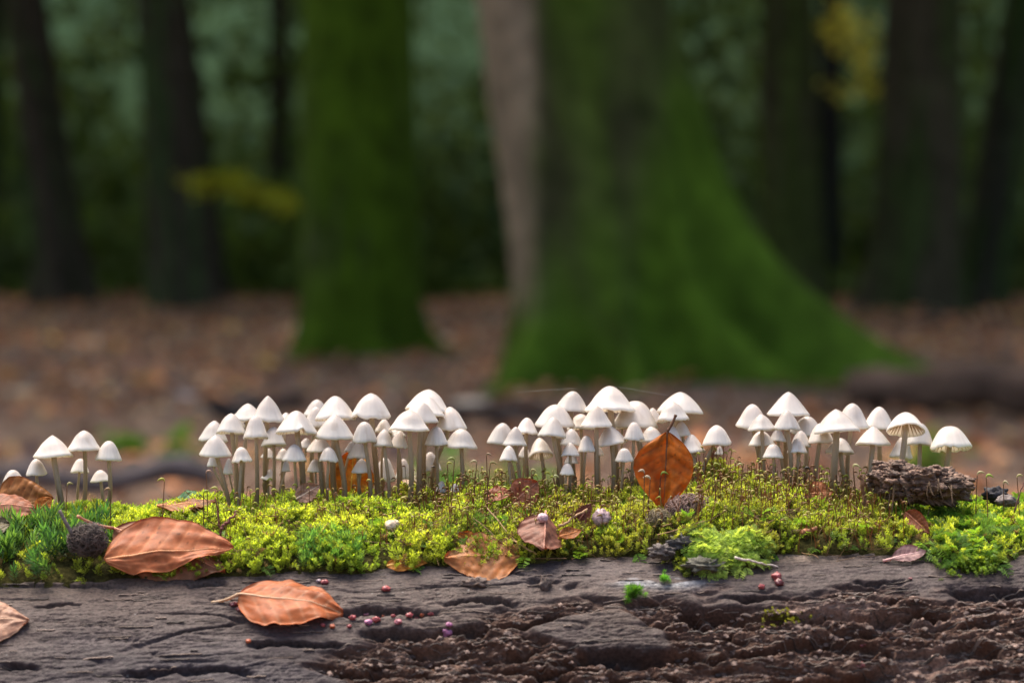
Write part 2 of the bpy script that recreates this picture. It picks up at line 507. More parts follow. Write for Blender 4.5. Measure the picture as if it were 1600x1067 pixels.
# ---- fallen wood and low plants behind the log
def fallen(name, label, cat, p0, p1, r0, r1, colr, seed, knob=.12, mossc=None):
    p0 = np.array(p0); p1 = np.array(p1)
    nU, nS = 60, 28
    t = np.linspace(0, 1, nU)
    P = p0 + (p1 - p0) * t[:, None]
    P[:, 2] += .04 * perlin(t * 4, seed, 0.5); P[:, 1] += .05 * perlin(t * 3, seed, 3.5)
    V, F = tube(P, (r0 + (r1 - r0) * t) * (1 + knob * perlin(t * 9, seed + .3, 0)), nS)
    nv = fbm(V[:, 0] * 6, V[:, 1] * 6 + seed, V[:, 2] * 14, 3)
    ctr = np.vstack([np.repeat(P, nS, 0), P[:1], P[-1:]])
    V = ctr + (V - ctr) * (1 + .16 * nv[:, None])
    C = np.array(colr) * np.clip(1 + .5 * nv[:, None], .4, 1.8)
    if mossc is not None:
        k = sstep(.0, .4, nv + (V[:, 2] - ctr[:, 2]) / r0 * .4)[:, None]
        C = C * (1 - k) + np.array(mossc) * k
    o = mesh(name, V, F, M['bark'], col=C, origin=p0)
    return tag(o, label, cat, 'fallen wood on the forest floor')

fallen('fallen_branch', 'dark fallen log lying at the right behind the right mushroom clump', 'log', at(1325, 606, 10.9), at(1720, 600, 10.6), .075, .115, (.10, .062, .042), 2)
fallen('fallen_branch', 'long black fallen log far back at the foot of the right trunks', 'log', at(1375, 512, 19.5), at(1760, 512, 19.5), .06, .085, (.022, .018, .018), 4)
fallen('fallen_branch', 'dark grey fallen branch low behind the leftmost mushrooms', 'log', at(-160, 740, 6.9), at(330, 748, 7.3), .024, .032, (.10, .082, .078), 6)
fallen('fallen_branch', 'short dark branch on the litter behind the left dense clump', 'log', at(330, 640, 9.8), at(470, 628, 10.2), .03, .022, (.035, .032, .032), 9)
fallen('fallen_branch', 'dark stick on the litter right of the left dense clump', 'log', at(690, 652, 9.3), at(850, 640, 9.6), .026, .02, (.045, .036, .032), 12)

def pale_chip(px, py, Y, wd, label, seed, c=(.42, .36, .29)):
    r = np.random.default_rng(seed)
    p = at(px, py, Y)
    th = np.linspace(0, 2 * np.pi, 14, endpoint=False); zs = np.array([-.4, -.2, 0.05, .25, .36])
    rr = np.array([.5, .9, 1.0, .75, .25])
    V = np.array([[wd * q * math.cos(a) * (1 + .25 * r.normal()), wd * .6 * q * math.sin(a), wd * .55 * z] for z, q in zip(zs, rr) for a in th])
    V = np.vstack([V, [[0, 0, wd * .2]]]) + np.array(p)
    k = np.arange(14)
    F = [grid_faces(14, 5, True), np.stack([4 * 14 + k, 4 * 14 + (k + 1) % 14, np.full(14, 70)], -1)]
    tag(mesh('wood_chip', V, F, M['bark'], col=np.broadcast_to(np.array(c), (71, 3)), origin=p), label, 'wood chip', 'pale wood chips on the litter')

pale_chip(738, 628, 9.0, .055, 'pale blurred wood chip between the left and middle clumps', 1)
pale_chip(612, 598, 11, .05, 'pale yellowish chip above the left dense clump', 2, (.36, .29, .17))
pale_chip(38, 612, 9.5, .05, 'pale tan chip on the litter at the left edge', 3, (.36, .28, .18))
pale_chip(293, 618, 9.5, .035, 'small grey pale chip left of the left dense clump', 4, (.32, .3, .29))
pale_chip(240, 668, 8.2, .04, 'tan chip above the three leftmost mushroom caps', 5, (.30, .22, .15))

def low_plant(px, py, Y, nl, size, spread, colr, label, seed):
    r = np.random.default_rng(seed); p = at(px, py, Y); p.z = float(floor_z(p.x, Y))
    t = thing('low_plant', tuple(p), label, 'plant', 'low green plants on the forest floor')
    top = at(px, py, Y).z
    for i in range(nl):
        b = np.array(p); e = np.array([p.x + r.normal(0, spread), Y + r.normal(0, spread), max(.03, top + r.normal(0, spread * .45))])
        P = bez(b, b + [0, 0, (e[2] - b[2]) * .6], e - [0, 0, .01], e, 6)
        V1, F1 = tube(P, .0022, 4, False)
        m3 = (rotz(np.array([r.uniform(0, 6.28)])) @ rotx(np.array([r.normal(.4, .5)])))[0] * size * r.uniform(.7, 1.3)
        Vl = LP[i % 3][0] @ m3.T + e
        V, Fm, C = merge([(V1, F1, np.array(colr) * .7), (Vl, LP[i % 3][1], np.array(colr) * r.uniform(.8, 1.2))])
        mesh('leaf', V, Fm, M['far_leaf'], t, col=C, smooth=False)

low_plant(200, 692, 8.3, 16, .075, .05, (.10, .20, .03), 'blurred green plant behind the leftmost mushrooms', 31)
low_plant(276, 706, 8.0, 14, .075, .042, (.10, .21, .03), 'blurred green plant left of the left dense clump', 32)
low_plant(745, 752, 7.6, 30, .085, .09, (.13, .26, .035), 'fresh green plant blurred between the left and middle clumps', 33)
low_plant(1455, 715, 7.9, 18, .08, .06, (.13, .22, .035), 'blurred green plant behind the crumbling wood chunk', 34)

# ================================================================== THE LOG
PY_ = np.array([1.16, 1.20, 1.24, 1.28, 1.31, 1.34, 1.37, 1.42, 1.50, 1.60, 1.70, 1.80, 1.86])
PZ_ = np.array([-.450, -.340, -.262, -.211, -.187, -.1685, -.1625, -.158, -.165, -.190, -.225, -.285, -.38])
def _spline(x, xp, yp):
    m = np.gradient(yp, xp); i = np.clip(np.searchsorted(xp, x) - 1, 0, len(xp) - 2)
    h = xp[i + 1] - xp[i]; t = np.clip((x - xp[i]) / h, 0, 1)
    return (2*t**3-3*t**2+1)*yp[i] + (t**3-2*t**2+t)*h*m[i] + (-2*t**3+3*t**2)*yp[i+1] + (t**3-t**2)*h*m[i+1]
def log_base(x, Y):
    x = np.asarray(x, float); Y = np.asarray(Y, float)
    tilt = np.clip(x, -.5, .5) * .024 * (1 - .6 * sstep(1.35, 1.42, Y))
    return CZ + _spline(Y, PY_, PZ_) + tilt + .002 * perlin(x * 5, Y * 8, 1.7)

def rough_mask(px, py, x, Y):
    bnd = np.interp(px, [0, 330, 450, 560, 700, 900, 1100, 1250, 1330, 1450, 1600], [1130, 1110, 1050, 1005, 962, 948, 930, 945, 925, 928, 922])
    return sstep(-10, 14, py - bnd + 26 * fbm(x * 22, Y * 70, 2.2, 3) - 75 * sstep(.18, .5, perlin(x * 10 + 5, Y * 34, 6.1)))

CRACKS = [(530, 690, 953, 7, 5), (385, 540, 1003, 6, 6), (0, 62, 1042, 6, 4), (190, 400, 1046, 7, 4), (890, 1105, 1020, 12, 9), (745, 870, 1038, 10, 8),
          (1240, 1330, 955, 7, 4), (690, 815, 940, 5, 4), (50, 130, 948, 3, 2.5), (100, 190, 915, 3, 2), (290, 360, 912, 4, 3), (560, 760, 985, 8, 6), (820, 880, 905, 5, 3.5),
          (1330, 1420, 908, 4, 3), (1120, 1330, 932, 4, 3), (1480, 1610, 925, 7, 6), (1270, 1420, 985, 6, 4), (1000, 1110, 975, 6, 4), (640, 720, 1010, 12, 7), (880, 905, 915, 7, 5), (740, 830, 893, 3, 2.5), (1150, 1190, 935, 5, 4)]

def log_surface(X, Y):
    Z0 = log_base(X, Y)
    e = .002
    dzy = (log_base(X, Y + e) - log_base(X, Y - e)) / (2 * e)
    ln = np.sqrt(1 + dzy ** 2)
    ny, nz = -dzy / ln, 1 / ln
    S = np.where(Y < 1.36, (1.36 - Y) * 1.25, (1.36 - Y))     # arc-like coordinate
    px, py = proj(X, Y, Z0)
    rm = rough_mask(px, py, X, Y)
    d = .0010 * fbm(X * 7, S * 26, .3, 3) + .0006 * fbm(X * 32, S * 150, 1.3, 4) + .00034 * fbm(X * 150, S * 480, 2.3, 4, .65)
    rid = 1 - np.abs(perlin(X * 7 + .7 * perlin(X * 20, S * 60, 8), S * 62, 5.5))
    d -= .0022 * sstep(.92, 1.0, rid) * sstep(-.05, .35, perlin(X * 9 + 30, S * 30, 9.1))
    rid2 = 1 - np.abs(perlin(X * 22, S * 200, 6.5))
    d -= .0011 * sstep(.92, 1.0, rid2) * sstep(-.1, .3, perlin(X * 14 + 3, S * 40, 2.1))
    rid3 = 1 - np.abs(perlin(X * 60 + perlin(X * 150, S * 300, 3), S * 460, 26.5))
    d -= .0007 * sstep(.86, 1.0, rid3) * sstep(-.2, .3, perlin(X * 25 + 3, S * 60, 27.1))
    # crumbled wood
    S = S + .007 * perlin(X * 13, S * 26, 33.3) + .0035 * perlin(X * 38, S * 70, 34.3)
    lump = np.abs(perlin(X * 75, S * 190, 4.4)); lump2 = np.abs(perlin(X * 180, S * 380, 7.7))
    pit = sstep(.12, .34, perlin(X * 15 + .4 * perlin(X * 90, S * 200, 1), S * 120 + .5 * perlin(X * 70, S * 150, 4), 11.3))
    pit2 = sstep(.15, .4, perlin(X * 60, S * 170, 14.3))
    dr = -.0030 + .0034 * fbm(X * 13, S * 80, 12.1, 5, .62) + .0022 * lump + .0014 * lump2 + .0014 * fbm(X * 150, S * 800, 19.1, 4, .7) - .0085 * pit - .0036 * pit2
    d = d * (1 - .6 * rm) + dr * rm
    wob = 9 * perlin(X * 26, 0.5, 3.3) + 5 * perlin(X * 90, S * 60, 5.3) + 3 * perlin(X * 260, S * 200, 5.3)
    for (x0, x1, yy, wd, dep) in CRACKS:
        k = np.exp(-np.abs((py - yy - wob) / (wd * (.55 + .55 * np.abs(perlin(X * 55, yy * .1, 1.1))))) ** 3) * sstep(x0 - 6, x0 + 25, px) * (1 - sstep(x1 - 25, x1 + 6, px))
        d -= .0012 * dep * k
    d *= 1 - .75 * sstep(1.36, 1.40, Y)
    return X, Y + ny * d, Z0 + nz * d, rm, px, py, S

ax = np.concatenate([np.linspace(-2.2, -.46, 24)[:-1], np.linspace(-.46, -.30, 120)[:-1], np.linspace(-.30, .30, 1050)[:-1], np.linspace(.30, .46, 120)[:-1], np.linspace(.46, 2.2, 24)])
ay = np.concatenate([np.linspace(1.16, 1.255, 40)[:-1], np.linspace(1.255, 1.352, 260)[:-1], np.linspace(1.352, 1.45, 40)[:-1], np.linspace(1.45, 1.86, 30)])
X, Y = np.meshgrid(ax, ay)
LX, LY, LZ, RM, PX, PYY, S = log_surface(X, Y)
# colours of the wood itself: slate grey skin, red-brown crumbled wood, tan streaks, grey lichen crust
nA = fbm(X * 9, S * 50, 21.0, 4); nB = fbm(X * 40, S * 120, 22.0, 3); nC = fbm(X * 4, S * 14, 23.0, 3)
skin = np.array([.040, .029, .030]) + np.array([.018, .016, .018]) * np.clip(nA, -1, 1)[..., None]
skin = skin + (np.array([.078, .052, .041]) - skin) * np.clip(.35 + .7 * nC, 0, .8)[..., None]
brown = np.array([.074, .037, .024]) + np.array([.042, .024, .017]) * np.clip(nB, -1, 1)[..., None]
brown = brown + (np.array([.17, .105, .08]) - brown) * sstep(.25, .7, nA)[..., None]
LC = skin * (1 - RM[..., None]) + brown * RM[..., None]
lich = np.exp(-((PX - 1030) / 70) ** 4 - ((PYY - 906 - 4 * nA) / 9) ** 2) * sstep(-.3, .2, nB)
LC = LC + (np.array([.30, .30, .31]) - LC) * (.75 * lich)[..., None]
tan = np.exp(-((PX - 1245) / 45) ** 2 - ((PYY - 868) / 6) ** 2)
LC = LC + (np.array([.22, .16, .12]) - LC) * (.7 * tan)[..., None]
spk = (perlin(X * 420, S * 520, 31.0) > .78)
LC[spk] = LC[spk] * .4 + np.array([.3, .28, .26]) * .6
nu, nv = len(ax), len(ay)
V = np.stack([LX, LY, LZ], -1).reshape(-1, 3)
# underside closing the trunk down to the forest floor
rows = [(1.86, .30), (1.875, .20), (1.86, .10), (1.80, .03), (1.70, -.02), (1.32, -.02), (1.20, .03), (1.135, .10), (1.125, .20), (1.14, .27)]
U = np.concatenate([np.stack([ax, np.full(nu, yy), zz + 0.02 * perlin(ax * 3, yy * 4, zz * 9)], -1) for yy, zz in rows])
V = np.vstack([V, U])
F = [grid_faces(nu, nv)]
i = np.arange(nu - 1)
seq = [(nv - 1) * nu] + [nv * nu + k * nu for k in range(len(rows))] + [0]
for a, b in zip(seq[:-1], seq[1:]):
    F.append(np.stack([a + i, a + i + 1, b + i + 1, b + i], -1))
C = np.vstack([LC.reshape(-1, 3), np.broadcast_to(np.array([.06, .045, .038]), (len(U), 3))])
# end discs
ends = []
for e, ii in ((0, 0), (1, nu - 1)):
    ring = [j * nu + ii for j in range(0, nv, 6)] + [nv * nu + k * nu + ii for k in range(len(rows))]
    cidx = len(V) + e
    ends.append((ring, cidx))
V = np.vstack([V, [[-2.2, 1.5, .35], [2.2, 1.5, .35]]]); C = np.vstack([C, [[.12, .08, .06]] * 2])
for ring, cidx in ends:
    ring = np.array(ring); F.append(np.stack([ring, np.roll(ring, -1), np.full(len(ring), cidx)], -1))
tag(mesh('fallen_log', V, F, M['wood'], col=C, origin=(0, 1.5, 0)), 'big dark wet rotting log filling the foreground under the moss', 'log')

# surface lookup for things lying on the bare wood
st = 4
sub = np.stack([LX, LY, LZ], -1)[:330:2, 90:-90:st]
bv = BVHTree.FromPolygons([tuple(v) for v in sub.reshape(-1, 3)], [tuple(f) for f in grid_faces(sub.shape[1], sub.shape[0])])
def on_log(px, py):
    o = Vector((0, 0, CZ)); d = (at(px, py, 1.0) - o).normalized()
    h, nn, _, _ = bv.ray_cast(o, d)
    if h is None: return at(px, py, 1.33), Vector((0, -.5, .85))
    if nn.z < 0: nn = -nn
    return h, nn

# ================================================================== MOSS
def moss_edge(x):
    px = x / 1.36 * FPX + 800
    e = np.interp(px, [-400, 0, 200, 600, 800, 870, 1000, 1040, 1075, 1130, 1185, 1215, 1400, 1455, 1490, 1550, 1590, 2000],
                  [1.335, 1.336, 1.340, 1.342, 1.344, 1.350, 1.352, 1.350, 1.340, 1.334, 1.340, 1.352, 1.352, 1.346, 1.334, 1.336, 1.346, 1.346])
    return e + .004 * perlin(x * 60, .5, .2) + .002 * perlin(x * 200, .5, 4.2)
def moss_T(x, Y):
    px = x / Y * FPX + 800
    top = np.interp(px, [-600, 0, 200, 400, 700, 880, 960, 1060, 1130, 1200, 1270, 1350, 1450, 1600, 2200], [7.5, 7.5, 7.5, 11, 12, 12.5, 13, 16, 18, 16, 12.5, 10, 7.5, 6, 6]) / 1000
    e = moss_edge(x)
    ramp = np.interp((Y - e), [-.004, 0, .006, .03, .07, .12, .3], [-.3, .08, .5, .80, 1.0, 1.0, .7])
    bump = 1 + .55 * fbm(x * 34, Y * 34, 2.0, 3)
    return top * ramp * bump
def moss_z(x, Y): return log_base(x, Y) + moss_T(x, Y)

mx = np.concatenate([np.linspace(-2.0, -.5, 40)[:-1], np.linspace(-.5, .5, 420)[:-1], np.linspace(.5, 2.0, 40)])
my = np.linspace(1.320, 1.66, 170)
X, Y = np.meshgrid(mx, my)
Z = log_base(X, Y) + np.where(Y < moss_edge(X) - .001, -.022, moss_T(X, Y)) + .0009 * fbm(X * 200, Y * 200, 1, 2)
mc = np.array([.040, .034, .010]) * (1 + .6 * fbm(X * 90, Y * 90, 3, 3))[..., None]
o = mesh('moss_bed', np.stack([X, Y, Z], -1).reshape(-1, 3), grid_faces(len(mx), len(my)), M['moss_base'], col=np.clip(mc, .008, 1).reshape(-1, 3))
tag(o, 'low mounded bed of old brown green moss along the log', 'moss', kind='stuff')

def leaflet(V, T, tone, base, d, side, L, Wd, tn):
    """small folded pointed leaf"""
    k = len(V)
    up = np.cross(side, d)
    V += [base, base + d * L * .45 + side * Wd + up * Wd * .5, base + d * L * .45 - side * Wd + up * Wd * .5, base + d * L]
    T += [(k, k + 1, k + 3), (k, k + 3, k + 2)]
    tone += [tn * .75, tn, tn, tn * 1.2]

def shoot_proto(seed, nleaf=15, L=.36, Wd=.12, up=.55, bend=.35):
    r = np.random.default_rng(seed); V, T, tone = [], [], []
    ax_ = bez((0, 0, 0), (0, 0, .4), (bend * .3, 0, .8), (bend, 0, 1.0), 20)
    for i in range(nleaf):
        s = .22 + .78 * (i / (nleaf - 1)); p = ax_[min(19, int(s * 19))]
        a = i * 2.4 + r.uniform(-.4, .4)
        rad = np.array([math.cos(a), math.sin(a), 0])
        d = rad + np.array([0, 0, up + .5 * s]); d /= np.linalg.norm(d)
        side = np.array([-math.sin(a), math.cos(a), 0])
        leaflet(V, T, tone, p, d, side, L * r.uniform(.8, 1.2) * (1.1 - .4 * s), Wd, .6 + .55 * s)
    return np.array(V), np.array(T), np.array(tone)

def star_proto(seed, nleaf=26):
    r = np.random.default_rng(seed); V, T, tone = [], [], []
    for i in range(nleaf):
        s = .30 + .70 * (i / (nleaf - 1)) ** .7; p = np.array([0, 0, s])
        a = i * 2.4 + r.uniform(-.3, .3)
        d = np.array([math.cos(a), math.sin(a), .35 + 1.1 * s ** 4 + r.uniform(-.1, .2)]); d /= np.linalg.norm(d)
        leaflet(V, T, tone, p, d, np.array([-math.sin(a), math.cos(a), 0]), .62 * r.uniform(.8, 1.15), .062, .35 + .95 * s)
    k = len(V)                                     # stem
    for z in (0, 1):
        for q in range(3): V.append(np.array([.02 * math.cos(q * 2.1), .02 * math.sin(q * 2.1), z])); tone.append(.5)
    for q in range(3): T += [(k + q, k + (q + 1) % 3, k + 3 + q), (k + (q + 1) % 3, k + 3 + (q + 1) % 3, k + 3 + q)]
    return np.array(V), np.array(T), np.array(tone)

def frond_proto(seed):
    r = np.random.default_rng(seed); V, T, tone = [], [], []
    ax_ = bez((0, 0, 0), (.25, 0, .30), (.6, 0, .30), (1.0, 0, .05), 10)
    for i in range(1, 10):
        for sgn in (-1, 1):
            ln = .42 * math.sin(math.pi * (i / 10.5) ** .8) + .08
            dv = np.array([.55, sgn * .8, r.uniform(.0, .25)]); dv /= np.linalg.norm(dv)
            for q in range(3):
                p = ax_[i] + dv * ln * (q / 3)
                d2 = dv + np.array([.3, 0, r.uniform(-.1, .5)]); d2 /= np.linalg.norm(d2)
                leaflet(V, T, tone, p, d2, np.cross(d2, [0, 0, 1.0]), ln * .55 + .07, .05, r.uniform(.7, 1.2))
    return np.array(V), np.array(T), np.array(tone)

def scatter(n, xr, yr):
    return rng.uniform(*xr, n), rng.uniform(*yr, n)

def place(x, Y, lean, dz=0.0, face=True):
    z = moss_z(x, Y) + dz
    e = .003
    gx = (moss_z(x + e, Y) - moss_z(x - e, Y)) / (2 * e); gy = (moss_z(x, Y + e) - moss_z(x, Y - e)) / (2 * e)
    nrm = np.stack([-gx * .5, -gy * .5, np.ones_like(x)], -1)
    nrm += rng.normal(0, lean, nrm.shape)
    nrm /= np.linalg.norm(nrm, axis=1)[:, None]
    ref = np.stack([np.cos(a := rng.uniform(0, 6.28, len(x))), np.sin(a), np.zeros_like(x)], -1)
    A = np.cross(ref, nrm); A /= np.linalg.norm(A, axis=1)[:, None]
    B = np.cross(nrm, A)
    return np.stack([x, Y, z], -1), np.stack([A, B, nrm], -1)

def pxof(x, Y): return x / Y * FPX + 800

# carpet moss
n = 34000
x, Y = scatter(n, (-.40, .40), (1.318, 1.47))
x2, Y2 = scatter(4000, (-.40, .40), (1.47, 1.60)); x = np.concatenate([x, x2]); Y = np.concatenate([Y, Y2])
x3, Y3 = scatter(5000, (-1.2, 1.2), (1.335, 1.60)); s3 = np.abs(x3) > .40; x = np.concatenate([x, x3[s3]]); Y = np.concatenate([Y, Y3[s3]])
px = pxof(x, Y)
ok = (Y > moss_edge(x) - .0005)
cl = fbm(x * 55, Y * 55, 7, 3)
starzone = ((px < 175) & (Y < 1.385)) & (rng.random(len(x)) < .85)
rightz = (px > 1440) & (rng.random(len(x)) < .6)
brownz = np.interp(px, [560, 700, 900, 1000, 1200, 1380, 1450], [0, .25, .45, .45, .4, .35, 0])
ok &= ~starzone & ~rightz & (cl + .40 + .25 * rng.random(len(x)) > 0)
ok &= rng.random(len(x)) > brownz * .35
ok &= ~((px > 1072) & (px < 1190) & (Y < 1.349))
x, Y, px, cl = x[ok], Y[ok], px[ok], cl[ok]; brownz = brownz[ok]; n = len(x)
hgt = (.0050 + .0034 * cl + rng.uniform(-.0012, .0018, n)).clip(.0025, .011)
off, Mx = place(x, Y, .28, -.001)
wd = hgt * rng.uniform(.75, 1.05, n)
Ms = Mx * np.stack([wd, wd, hgt], -1)[:, None, :]
ye = np.array([.50, .55, .05]); gr = np.array([.25, .36, .03]); ol = np.array([.36, .30, .05]); br = np.array([.19, .12, .045])
kz = np.clip(.5 + .9 * fbm(x * 30, Y * 30, 9, 3), 0, 1)[:, None]
c = ye * kz + gr * (1 - kz)
kb = np.clip(brownz * 1.0 + .5 * fbm(x * 45, Y * 45, 13, 3) - .12, 0, .85)[:, None]
c = c * (1 - kb) + (ol * .65 + br * .35) * kb
dead = rng.random(n) < .05 + .10 * brownz
c[dead] = br * 1.1
c *= rng.uniform(.55, 1.35, n)[:, None]
protos = [shoot_proto(i, 19, .38, .085, .5, .3 + .1 * (i % 3)) for i in range(6)]
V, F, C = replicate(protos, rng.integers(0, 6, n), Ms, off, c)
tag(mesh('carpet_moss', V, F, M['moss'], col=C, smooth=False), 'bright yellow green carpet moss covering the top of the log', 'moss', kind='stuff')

# star moss, left front and small bluish patch
x, Y = scatter(1500, (-.40, px2x(195)), (1.335, 1.392)); k = rng.random(1500) < .24
x, Y = x[k], Y[k]
x2, Y2 = scatter(90, (px2x(480), px2x(575)), (1.343, 1.362))
big = np.concatenate([np.ones(len(x)), np.full(len(x2), .55)])
x = np.concatenate([x, x2]); Y = np.concatenate([Y, Y2])
ok = (Y > moss_edge(x) + .001) & ~((np.abs(pxof(x, Y) - 137) < 24) & (Y > 1.339) & (Y < 1.352)); x, Y, big = x[ok], Y[ok], big[ok]; n = len(x)
off, Mx = place(x, Y, .22, -.002)
hgt = rng.uniform(.008, .014, n) * big
Ms = Mx * np.stack([hgt * .75, hgt * .75, hgt], -1)[:, None, :]
c = np.where(rng.random(n)[:, None] < .5, np.array([.06, .15, .035]), np.array([.10, .19, .04])) * rng.uniform(.6, 1.3, n)[:, None]
c = np.where((big < .9)[:, None], c * np.array([1.9, 1.7, 1.5]), c)
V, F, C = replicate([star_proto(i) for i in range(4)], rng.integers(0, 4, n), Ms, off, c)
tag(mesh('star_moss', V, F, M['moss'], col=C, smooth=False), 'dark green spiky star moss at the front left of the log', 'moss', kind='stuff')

# feathery moss, right side and the tongue hanging over the log
x, Y = scatter(3800, (px2x(1425), .42), (1.322, 1.50))
x2, Y2 = scatter(700, (px2x(1074), px2x(1186)), (1.322, 1.351))
x = np.concatenate([x, x2]); Y = np.concatenate([Y, Y2])
isr = np.arange(len(x)) < 3800
x4, Y4 = scatter(650, (px2x(200), px2x(1420)), (1.340, 1.47))
x = np.concatenate([x, x4]); Y = np.concatenate([Y, Y4]); isr = np.concatenate([isr, np.ones(650, bool)])
ok = Y > moss_edge(x) - .001; x, Y, isr = x[ok], Y[ok], isr[ok]; n = len(x)
off, Mx = place(x, Y, .30, .0005)
# turn fronds so that most point towards the viewer or sideways
hgt = np.where(isr, rng.uniform(.005, .0085, n), rng.uniform(.0045, .0075, n))
Ms = Mx * np.stack([hgt, hgt * .9, hgt * 1.1], -1)[:, None, :]
c = np.where(rng.random(n)[:, None] < .5, np.array([.20, .34, .035]), np.array([.13, .25, .03])) * rng.uniform(.65, 1.3, n)[:, None]
c = np.where(isr[:, None], c, np.array([.46, .58, .13]) * rng.uniform(.8, 1.2, n)[:, None])
V, F, C = replicate([frond_proto(i) for i in range(5)], rng.integers(0, 5, n), Ms, off, c)
tag(mesh('feather_moss', V, F, M['moss'], col=C, smooth=False), 'fresh green feathery moss spreading at the right end and over the log edge', 'moss', kind='stuff')

# sporophytes (thin stalks with nodding capsules)
def sporo(base, h, lean, ang, rs, cc, cs, capl, droop, seg=4, n=7, hang=1.0):
    e = base + np.array([lean[0], lean[1], h])
    dirv = np.array([math.cos(ang), .6 * math.sin(ang), 0])
    P = bez(base, base + [0, 0, h * .5], e - [lean[0] * .3, lean[1] * .3, h * .2], e, n)
    neck = bez(e, e + np.array([0, 0, capl * .45]), e + dirv * capl * .5 + np.array([0, 0, capl * .5 * hang]), e + dirv * capl * .95 + np.array([0, 0, capl * (.42 - droop)]), 6)
    Vs, Fs = tube(P, rs, seg, False)
    rc = capl * np.array([.06, .11, .16, .17, .12, .03])
    Vc, Fc = tube(neck, rc, max(5, seg + 1), False)
    return Vs, Fs, Vc, Fc

parts = []
nsp = 760
spx = np.concatenate([rng.uniform(660, 1420, 90), rng.uniform(1090, 1420, 200), rng.uniform(690, 980, 160), rng.normal(720, 60, 150), rng.uniform(640, 990, 160), rng.uniform(1080, 1420, 270), rng.uniform(350, 660, 110), rng.uniform(960, 1100, 70)])
for k in range(len(spx)):
    Yk = rng.uniform(1.352, 1.45); xk = px2x(spx[k], Yk)
    b = np.array([xk, Yk, float(moss_z(xk, Yk)) - .001])
    h = rng.uniform(.006, .0165) * (1.15 if spx[k] > 1080 else 1.0)
    col_s = np.array([.20, .065, .02]) * rng.uniform(.6, 1.6) if rng.random() < .6 else np.array([.22, .15, .04]) * rng.uniform(.6, 1.2)
    col_c = [np.array([.38, .38, .05]), np.array([.24, .15, .035]), np.array([.48, .40, .12]), np.array([.20, .09, .03])][rng.integers(0, 4)]
    Vs, Fs, Vc, Fc = sporo(b, h, rng.normal(0, .0018, 2), rng.uniform(0, 6.28), .0002, col_c, col_s, rng.uniform(.0019, .0033), rng.uniform(.1, .6), 3, 5)
    parts.append((Vs, Fs, col_s)); parts.append((Vc, Fc, col_c))
V, F, C = merge(parts)
tag(mesh('moss_sporophytes', V, F, M['seta'], col=C), 'crowd of thin reddish moss stalks with tiny nodding capsules', 'moss stalks', kind='stuff')

# fine dead fibres lying in the moss
parts = []
for k in range(520):
    pxk = rng.choice([rng.uniform(640, 1100), rng.uniform(1080, 1450), rng.uniform(200, 640)]); Yk = rng.uniform(1.345, 1.43); xk = px2x(pxk, Yk)
    b = np.array([xk, Yk, float(moss_z(xk, Yk)) + rng.uniform(.001, .005)])
    d = rng.normal(0, 1, 3) * np.array([.007, .004, .004])
    P = bez(b - d, b - d * .3 + rng.normal(0, .0015, 3), b + d * .3 + rng.normal(0, .0015, 3), b + d, 6)
    V, F = tube(P, .00014 * rng.uniform(.7, 2.0), 3, False)
    parts.append((V, F, np.array([.16, .09, .045]) * rng.uniform(.4, 1.9)))
V, F, C = merge(parts)
tag(mesh('dead_fibres', V, F, M['twig'], col=C), 'fine dead brown fibres tangled in the moss', 'fibres', kind='stuff')

# crumbs of rotten wood lying in the broken zone
parts = []
ico_v = np.array([(0, 0, 1), (.894, 0, .447), (.276, .851, .447), (-.724, .526, .447), (-.724, -.526, .447), (.276, -.851, .447), (.724, .526, -.447), (-.276, .851, -.447), (-.894, 0, -.447), (-.276, -.851, -.447), (.724, -.526, -.447), (0, 0, -1)])
ico_f = np.array([(0, 1, 2), (0, 2, 3), (0, 3, 4), (0, 4, 5), (0, 5, 1), (1, 6, 2), (2, 7, 3), (3, 8, 4), (4, 9, 5), (5, 10, 1), (2, 6, 7), (3, 7, 8), (4, 8, 9), (5, 9, 10), (1, 10, 6), (6, 11, 7), (7, 11, 8), (8, 11, 9), (9, 11, 10), (10, 11, 6)])
LXY = np.stack([LX, LY, LZ], -1)
jj = rng.integers(41, 290, 60000); ii = rng.integers(145, nu - 145, 60000)
sel = RM[jj, ii] > .75
pts = LXY[jj[sel], ii[sel]][:5200]; n = len(pts)
pr = []
for k in range(5):
    r = np.random.default_rng(k); pr.append((ico_v * r.uniform(.55, 1.25, (12, 1)), ico_f, np.ones(12)))
s = .0004 + .0014 * rng.random(n) ** 3
Ms = rotz(rng.uniform(0, 6.28, n)) * np.stack([s * rng.uniform(1, 2.2, n), s, s * .75], -1)[:, None, :]
c = np.where(rng.random(n)[:, None] < .8, np.array([.085, .050, .038]), np.array([.16, .10, .075])) * rng.uniform(.5, 1.6, n)[:, None]
V, F, C = replicate(pr, rng.integers(0, 5, n), Ms, pts, c)
tag(mesh('wood_crumbs', V, F, M['crumb'], col=C, smooth=False), 'loose dark brown crumbs of rotten wood on the broken log face', 'crumbs', kind='stuff')

# slivers and fibres lying along the grain of the bare wood
jj = rng.integers(45, 285, 2200); ii = rng.integers(145, nu - 145, 2200)
parts = []
for j_, i_ in zip(jj, ii):
    if RM[j_, i_] < .5 and rng.random() < .86: continue
    k_ = int(rng.integers(3, 26)); seg_ = LXY[j_ + (rng.integers(-1, 2)), i_:i_ + k_ + 4:3]
    if len(seg_) < 3: continue
    P = seg_ + np.array([0, -.0002, .0003]) + rng.normal(0, .00012, seg_.shape)
    V, F = tube(P, rng.uniform(.00012, .00042), 4, False)
    parts.append((V, F, np.array([.085, .058, .044]) * rng.uniform(.3, 2.2)))
V, F, C = merge(parts)
tag(mesh('wood_fibres', V, F, M['crumb'], col=C), 'thin slivers of weathered wood lying along the log grain', 'fibres', kind='stuff')

